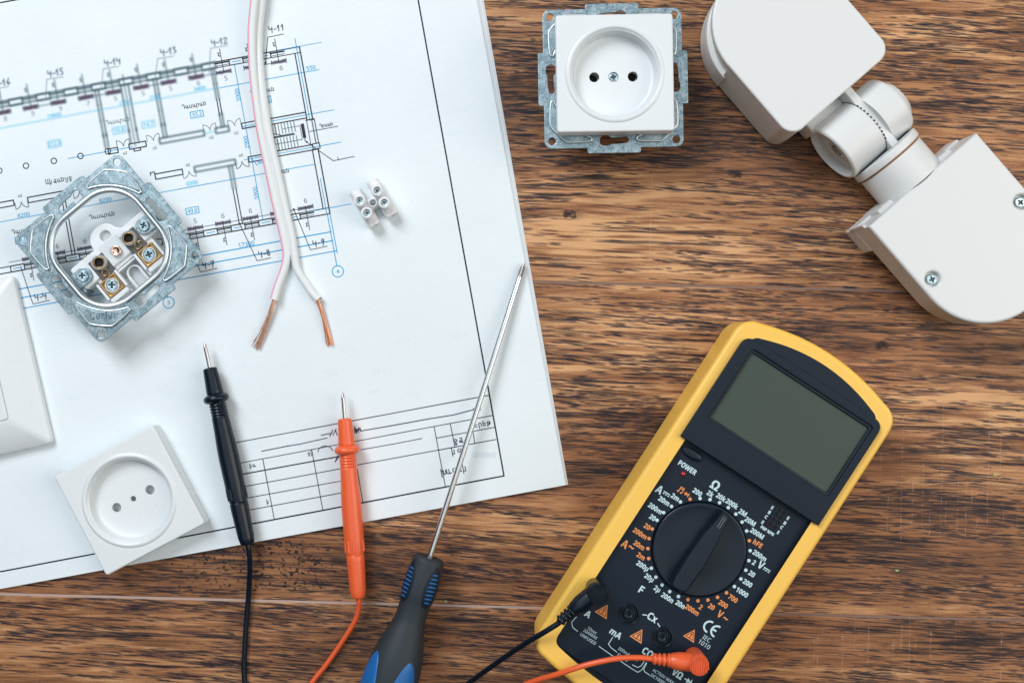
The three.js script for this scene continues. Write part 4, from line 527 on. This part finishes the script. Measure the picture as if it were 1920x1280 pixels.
// ---------------------------------------------------------------- two-core flat cable
{
  const t = thing('two_core_cable', 'white flat two-core cable with a pink stripe and stripped copper ends', 'cable');
  const path = [[484, -130, 10], [485, -60, 8.5], [484, 0, 7], [479, 60, 5.6], [481, 125, 4.6], [488, 190, 4], [497, 250, 3.8], [512, 320, 3.8], [527, 390, 3.8], [539, 440, 3.8], [545, 478, 3.8]].map((p) => spot(...p));
  const half = [2.0, 2.0, 2.0, 1.7, 2.0, 2.2, 2.5, 2.7, 2.3, 2.2, 2.2], tw = [40, 42, 44, 46, 40, 30, 18, 8, 6, 0, 0];
  const L = [], Rr = []; path.forEach((p, i) => { const a = path[Math.max(0, i - 1)], b = path[Math.min(path.length - 1, i + 1)], d = new THREE.Vector2(b[0] - a[0], b[2] - a[2]).normalize(), nx = -d.y, nz = d.x, c = Math.cos(tw[i] * D2R), s = Math.sin(tw[i] * D2R), hh = 2.05; const sx = nx > 0 ? 1 : -1; L.push([p[0] - sx * nx * hh * c, p[1] + hh * s + (i < 3 ? 0 : 0), p[2] - sx * nz * hh * c]); Rr.push([p[0] + sx * nx * hh * c, p[1] - hh * s + hh * s * 0.15, p[2] + sx * nz * hh * c]); });
  const coreL = [...L, ...[[533, 505, 3.9], [522, 535, 4.3], [514, 562, 4.8]].map((p) => spot(...p))], coreR = [...Rr, ...[[557, 505, 3.9], [572, 530, 4.0], [586, 550, 4.4], [597, 562, 4.8]].map((p) => spot(...p))];
  for (const a of [coreL, coreR]) for (const p of a) p[1] = Math.max(p[1], SHEET + 2.25);
  const cl = part('insulated_core', tube(coreL, 2.12, 260, 18), M.pvc, t), cr = part('insulated_core', tube(coreR, 2.12, 260, 18), M.pvc, t);
  const bridge = L.map((p, i) => p.map((v, k) => (v + Rr[i][k]) / 2)); part('joining_web', tube(bridge, 1.0, 200, 10), M.pvc, t);
  const curveL = new THREE.CatmullRomCurve3(coreL.map(V), false, 'centripetal'), sp = []; for (let i = 0; i <= 120; i++) { const u = i / 120, p = curveL.getPoint(u), d = curveL.getTangent(u), n = new THREE.Vector3(d.z, 0, -d.x).normalize(); if (n.x > 0) n.negate(); p.addScaledVector(n, 1.62); p.y += 0.95; sp.push(p.toArray()); } part('pink_stripe', tube(sp, 0.66, 260, 10), M.pink, t);
  const strands = (from, dirEnd, spread, seed) => { const out = [], A = V(from), E = V(dirEnd), d = E.clone().sub(A), nrm = new THREE.Vector3(-d.z, 0, d.x).normalize(); for (let i = 0; i < 26; i++) { const a = rr(0, 6.28), r0 = Math.sqrt(rnd()) * 1.15, ox = Math.cos(a) * r0, oy = Math.sin(a) * r0, f = rr(0.9, 1.04); const P = []; for (let j = 0; j <= 7; j++) { const u = j / 7, p = A.clone().addScaledVector(d, u * f); const bend = Math.sin(u * 3.1) * seed; p.addScaledVector(nrm, ox * (0.9 - 0.25 * Math.sin(u * 3.14)) + (ox * spread) * u * u + bend + 0.3 * Math.sin(u * 5 + i)); p.y = Math.max(SHEET + 0.5, p.y + oy * (0.9 - 0.3 * u) + 0.25 * Math.sin(u * 4 + i * 2)); P.push(p.toArray()); } out.push(tube(P, 0.2, 16, 6)); } return out; };
  part('copper_strands', strands(spot(516, 556, 4.6), spot(478, 651, 2.6), 1.5, -0.8), M.copper, t); part('copper_strands', strands(spot(593, 556, 4.6), spot(618, 648, 2.6), 0.8, -0.6), std({ color: rgb(0.86, 0.45, 0.29), metalness: 1, roughness: 0.34 }), t);
}

// ---------------------------------------------------------------- motion sensor
{
  const TOP = 35, [x, , z] = spot(1731.5, 336.5, TOP), t = thing('motion_sensor', 'white motion sensor with a swivelling head and rounded wall base', 'motion sensor', [x, 0, z], -41);
  // wall base: lid outline towards -y (down the sheet of local axes)
  const lid = new THREE.Shape(); lid.moveTo(-36, 0); lid.lineTo(36, 0); lid.lineTo(36, -48); lid.absarc(0, -48, 36, 0, -Math.PI, true); lid.lineTo(-36, 0);
  for (const e of [-1, 1]) lid.holes.push(cpath(e * 29.5 + 0.5, -41, 3.7));
  const bb = part('wall_base', creased(ex(lid, 13.5, TOP, 1.6, 5, 60), 0.6), M.ivory, t);
  const inner = new THREE.Shape(); inner.moveTo(-30, -20); inner.lineTo(30, -20); inner.lineTo(30, -48); inner.absarc(0, -48, 30, 0, -Math.PI, true); inner.lineTo(-30, -20);
  part('back_plate', [creased(ex(rrect(-36, -14, 36, 1.2, 0.8), 0.1, 13.8, 0.5, 3), 0.5), ex(inner, 0.1, 14, 0.4), creased(ex(rrect(-24.5, -2, 24.5, 2, 1.2), 3, 26, 0.6, 3), 0.5), new THREE.BoxGeometry(1.6, 20, 2).translate(-35.2, 18, -0.6)], M.ivory, bb);
  for (const e of [-1, 1]) { part('screw_recess', [cyl(4.3, 4.3, 0.4, e * 29.5 + 0.5, TOP - 3.4, 41, 32)], M.ivory, bb); crossScrew(bb, e * 29.5 + 0.5, TOP - 1.2, 41, 2.6, M.screw, 0.7 + e); }
  // neck, collar, tongue and knuckles; the knuckle axis runs across
  const AX = 18;
  const neck = part('neck', lathe([[17.7, 0], [17.9, 0.3], [17.9, 16.2], [17.4, 16.6], [15, 16.6]], 72).rotateX(-Math.PI / 2).translate(0.4, AX, 0), M.ivory, t);
  part('collar', [lathe([[15, 0], [18.3, 0], [18.8, 0.4], [18.8, 3.6], [18.3, 4.1], [0, 4.1]], 72).rotateX(-Math.PI / 2).translate(0.4, AX, -17.6), cyl(15.5, 15.5, 2, 0, 0, 0, 40).rotateX(-Math.PI / 2).translate(0.4, AX, -16)], M.ivory, neck);
  part('gap_glow_band', lathe([[16.6, 0], [17.2, 0.1], [17.2, 1.4], [16.6, 1.5]], 72).rotateX(-Math.PI / 2).translate(0.4, AX, -16.3), std({ color: rgb(0.42, 0.19, 0.07), roughness: 0.6 }), neck);  // brown-orange band painted for light scattered in the collar gap
  part('tongue', [creased(new RoundedBoxGeometry(4.4, 24, 38, 3, 0.7), 0.6).translate(3.2, AX, -40.6), new RoundedBoxGeometry(9, 5, 3.6, 2, 0.6).translate(7, AX - 2, -23)], M.ivory, neck);
  const drum = (r, l) => lathe([[0, 0], [r - 0.3, 0], [r, 0.5], [r, l - 1.4], [r - 0.5, l - 0.4], [r - 1.6, l]], 72);
  const left = part('knuckle', [drum(16.4, 21.5).rotateZ(Math.PI / 2).translate(1.0, AX, -38.4), lathe([[14.8, 0], [14.4, -0.8], [13.6, -5], [0, -5]].reverse(), 60).rotateZ(Math.PI / 2).translate(-20.4, AX, -38.4)], M.ivory, t);
  { const teeth = []; for (let i = 0; i < 44; i++) { const a = i / 44 * Math.PI * 2; teeth.push(new THREE.BoxGeometry(0.7, 0.9, 1.0).translate(0, 16.3, 0).rotateX(a).translate(1.15, AX, -38.4)); } part('ratchet_teeth', teeth, M.darkMetal, left); }
  part('pivot_screw', lathe([[0, 0], [2.4, -0.2], [3.1, -1.2], [3.1, -3]].reverse(), 28).rotateZ(Math.PI / 2).translate(-17.2, AX, -38.4), M.screw, left); part('pivot_boss', lathe([[3.6, 0], [5, -0.2], [5, -3]].reverse(), 28).rotateZ(Math.PI / 2).translate(-17.0, AX, -38.4), M.ivory, left);
  part('knuckle', lathe([[0, 0], [16.2, 0], [16.5, 0.4], [16.5, 12.6], [16, 14.4], [14.6, 15.2], [13, 15.4], [12.4, 16], [11, 18.4], [8, 19.4], [0, 19.6]], 72).rotateZ(-Math.PI / 2).translate(5.0, AX, -38.4), M.ivory, t);
  // head
  const hx = -3, hw = 33.6, by = 59;
  const outline = (w, y0, r, ar) => { const s = new THREE.Shape(); s.moveTo(hx - w + r, y0); s.lineTo(hx + w - r, y0); s.absarc(hx + w - r, y0 + r, r, -Math.PI / 2, 0); s.lineTo(hx + w, 107); s.absarc(hx, 107, w, 0, Math.PI * 0.5); s.absarc(hx, 107, w, Math.PI * 0.5, Math.PI); s.lineTo(hx - w, y0 + r); s.absarc(hx - w + r, y0 + r, r, Math.PI, Math.PI * 1.5); return s; };
  const head = part('head', creased(ex(outline(hw, by, 8), 30.5, 36, 1.1, 5, 60), 0.5), M.ivory, t);
  const lower = new THREE.Shape(); { const w = hw - 0.15, r = 7.8, y = by + 0.15; lower.moveTo(hx - w + r, y); lower.lineTo(hx + w - r, y); lower.absarc(hx + w - r, y + r, r, -Math.PI / 2, 0); lower.lineTo(hx + w, 106.2); lower.lineTo(hx - w, 106.2); lower.lineTo(hx - w, y + r); lower.absarc(hx - w + r, y + r, r, Math.PI, Math.PI * 1.5); } part('head_body', creased(ex(lower, 1.2, 31, 1.4, 5, 30), 0.5), M.ivory, head);
  const ln = new THREE.Shape(); ln.moveTo(hx - hw + 2.2, 105.4); ln.lineTo(hx + hw - 2.2, 105.4); ln.absarc(hx, 106, hw - 2.2, 0, Math.PI); part('lens', [creased(ex(ln, 1.2, 31, 1.6, 5, 60), 0.7)], std({ color: rgb(0.79, 0.79, 0.76), roughness: 0.5, sheen: 0.2 }), head);
  const lr = new THREE.Shape(); lr.absarc(hx, 106, hw + 0.4, 0.0, Math.PI); lr.lineTo(hx - hw - 0.4, 104.8); lr.lineTo(hx - hw + 6, 104.8); lr.absarc(hx, 106, hw - 6, Math.PI, 0, true); lr.lineTo(hx + hw + 0.4, 104.8); part('lens_skirt', creased(ex(lr, 1.2, 20, 1.2, 4, 60), 0.6), M.ivory, head);
  part('rear_stub', [new RoundedBoxGeometry(22, 16, 9, 3, 1.2).translate(-10, 12, -57)], M.ivory, head);
}

// ---------------------------------------------------------------- crumbs on the wood
[[1868, 889, 1.6, 'pale yellow crumb on the wood near the right edge'], [1682, 1069, 0.9, 'tiny green crumb on the wood right of the meter'], [835, 1127, 1.0, 'tiny green crumb on the plank joint beside the screwdriver']].forEach(([x, y, r, label], i) => {
  const g = new THREE.IcosahedronGeometry(r, 1), p = g.attributes.position; for (let j = 0; j < p.count; j++) { const f = 0.6 + 0.6 * hash(Math.round(p.getX(j) * 50), Math.round(p.getZ(j) * 50 + p.getY(j) * 31), i + 3); p.setXYZ(j, p.getX(j) * f * 1.3, p.getY(j) * f * 0.5, p.getZ(j) * f * 0.7); } g.computeVertexNormals();
  const [X, , Z] = spot(x, y, 0), m = part(i ? 'crumb_00' + i : 'crumb', g.translate(0, r * 0.35, 0), std({ color: i ? rgb(0.42, 0.45, 0.2) : rgb(0.5, 0.38, 0.14), roughness: 0.9 })); m.position.set(X / 1000, 0, Z / 1000); m.userData = { label, category: 'crumb', group: 'crumbs on the table' };
});

scene.traverse((o) => { if (o.isMesh) o.castShadow = o.receiveShadow = true; });
renderer.render(scene, camera);
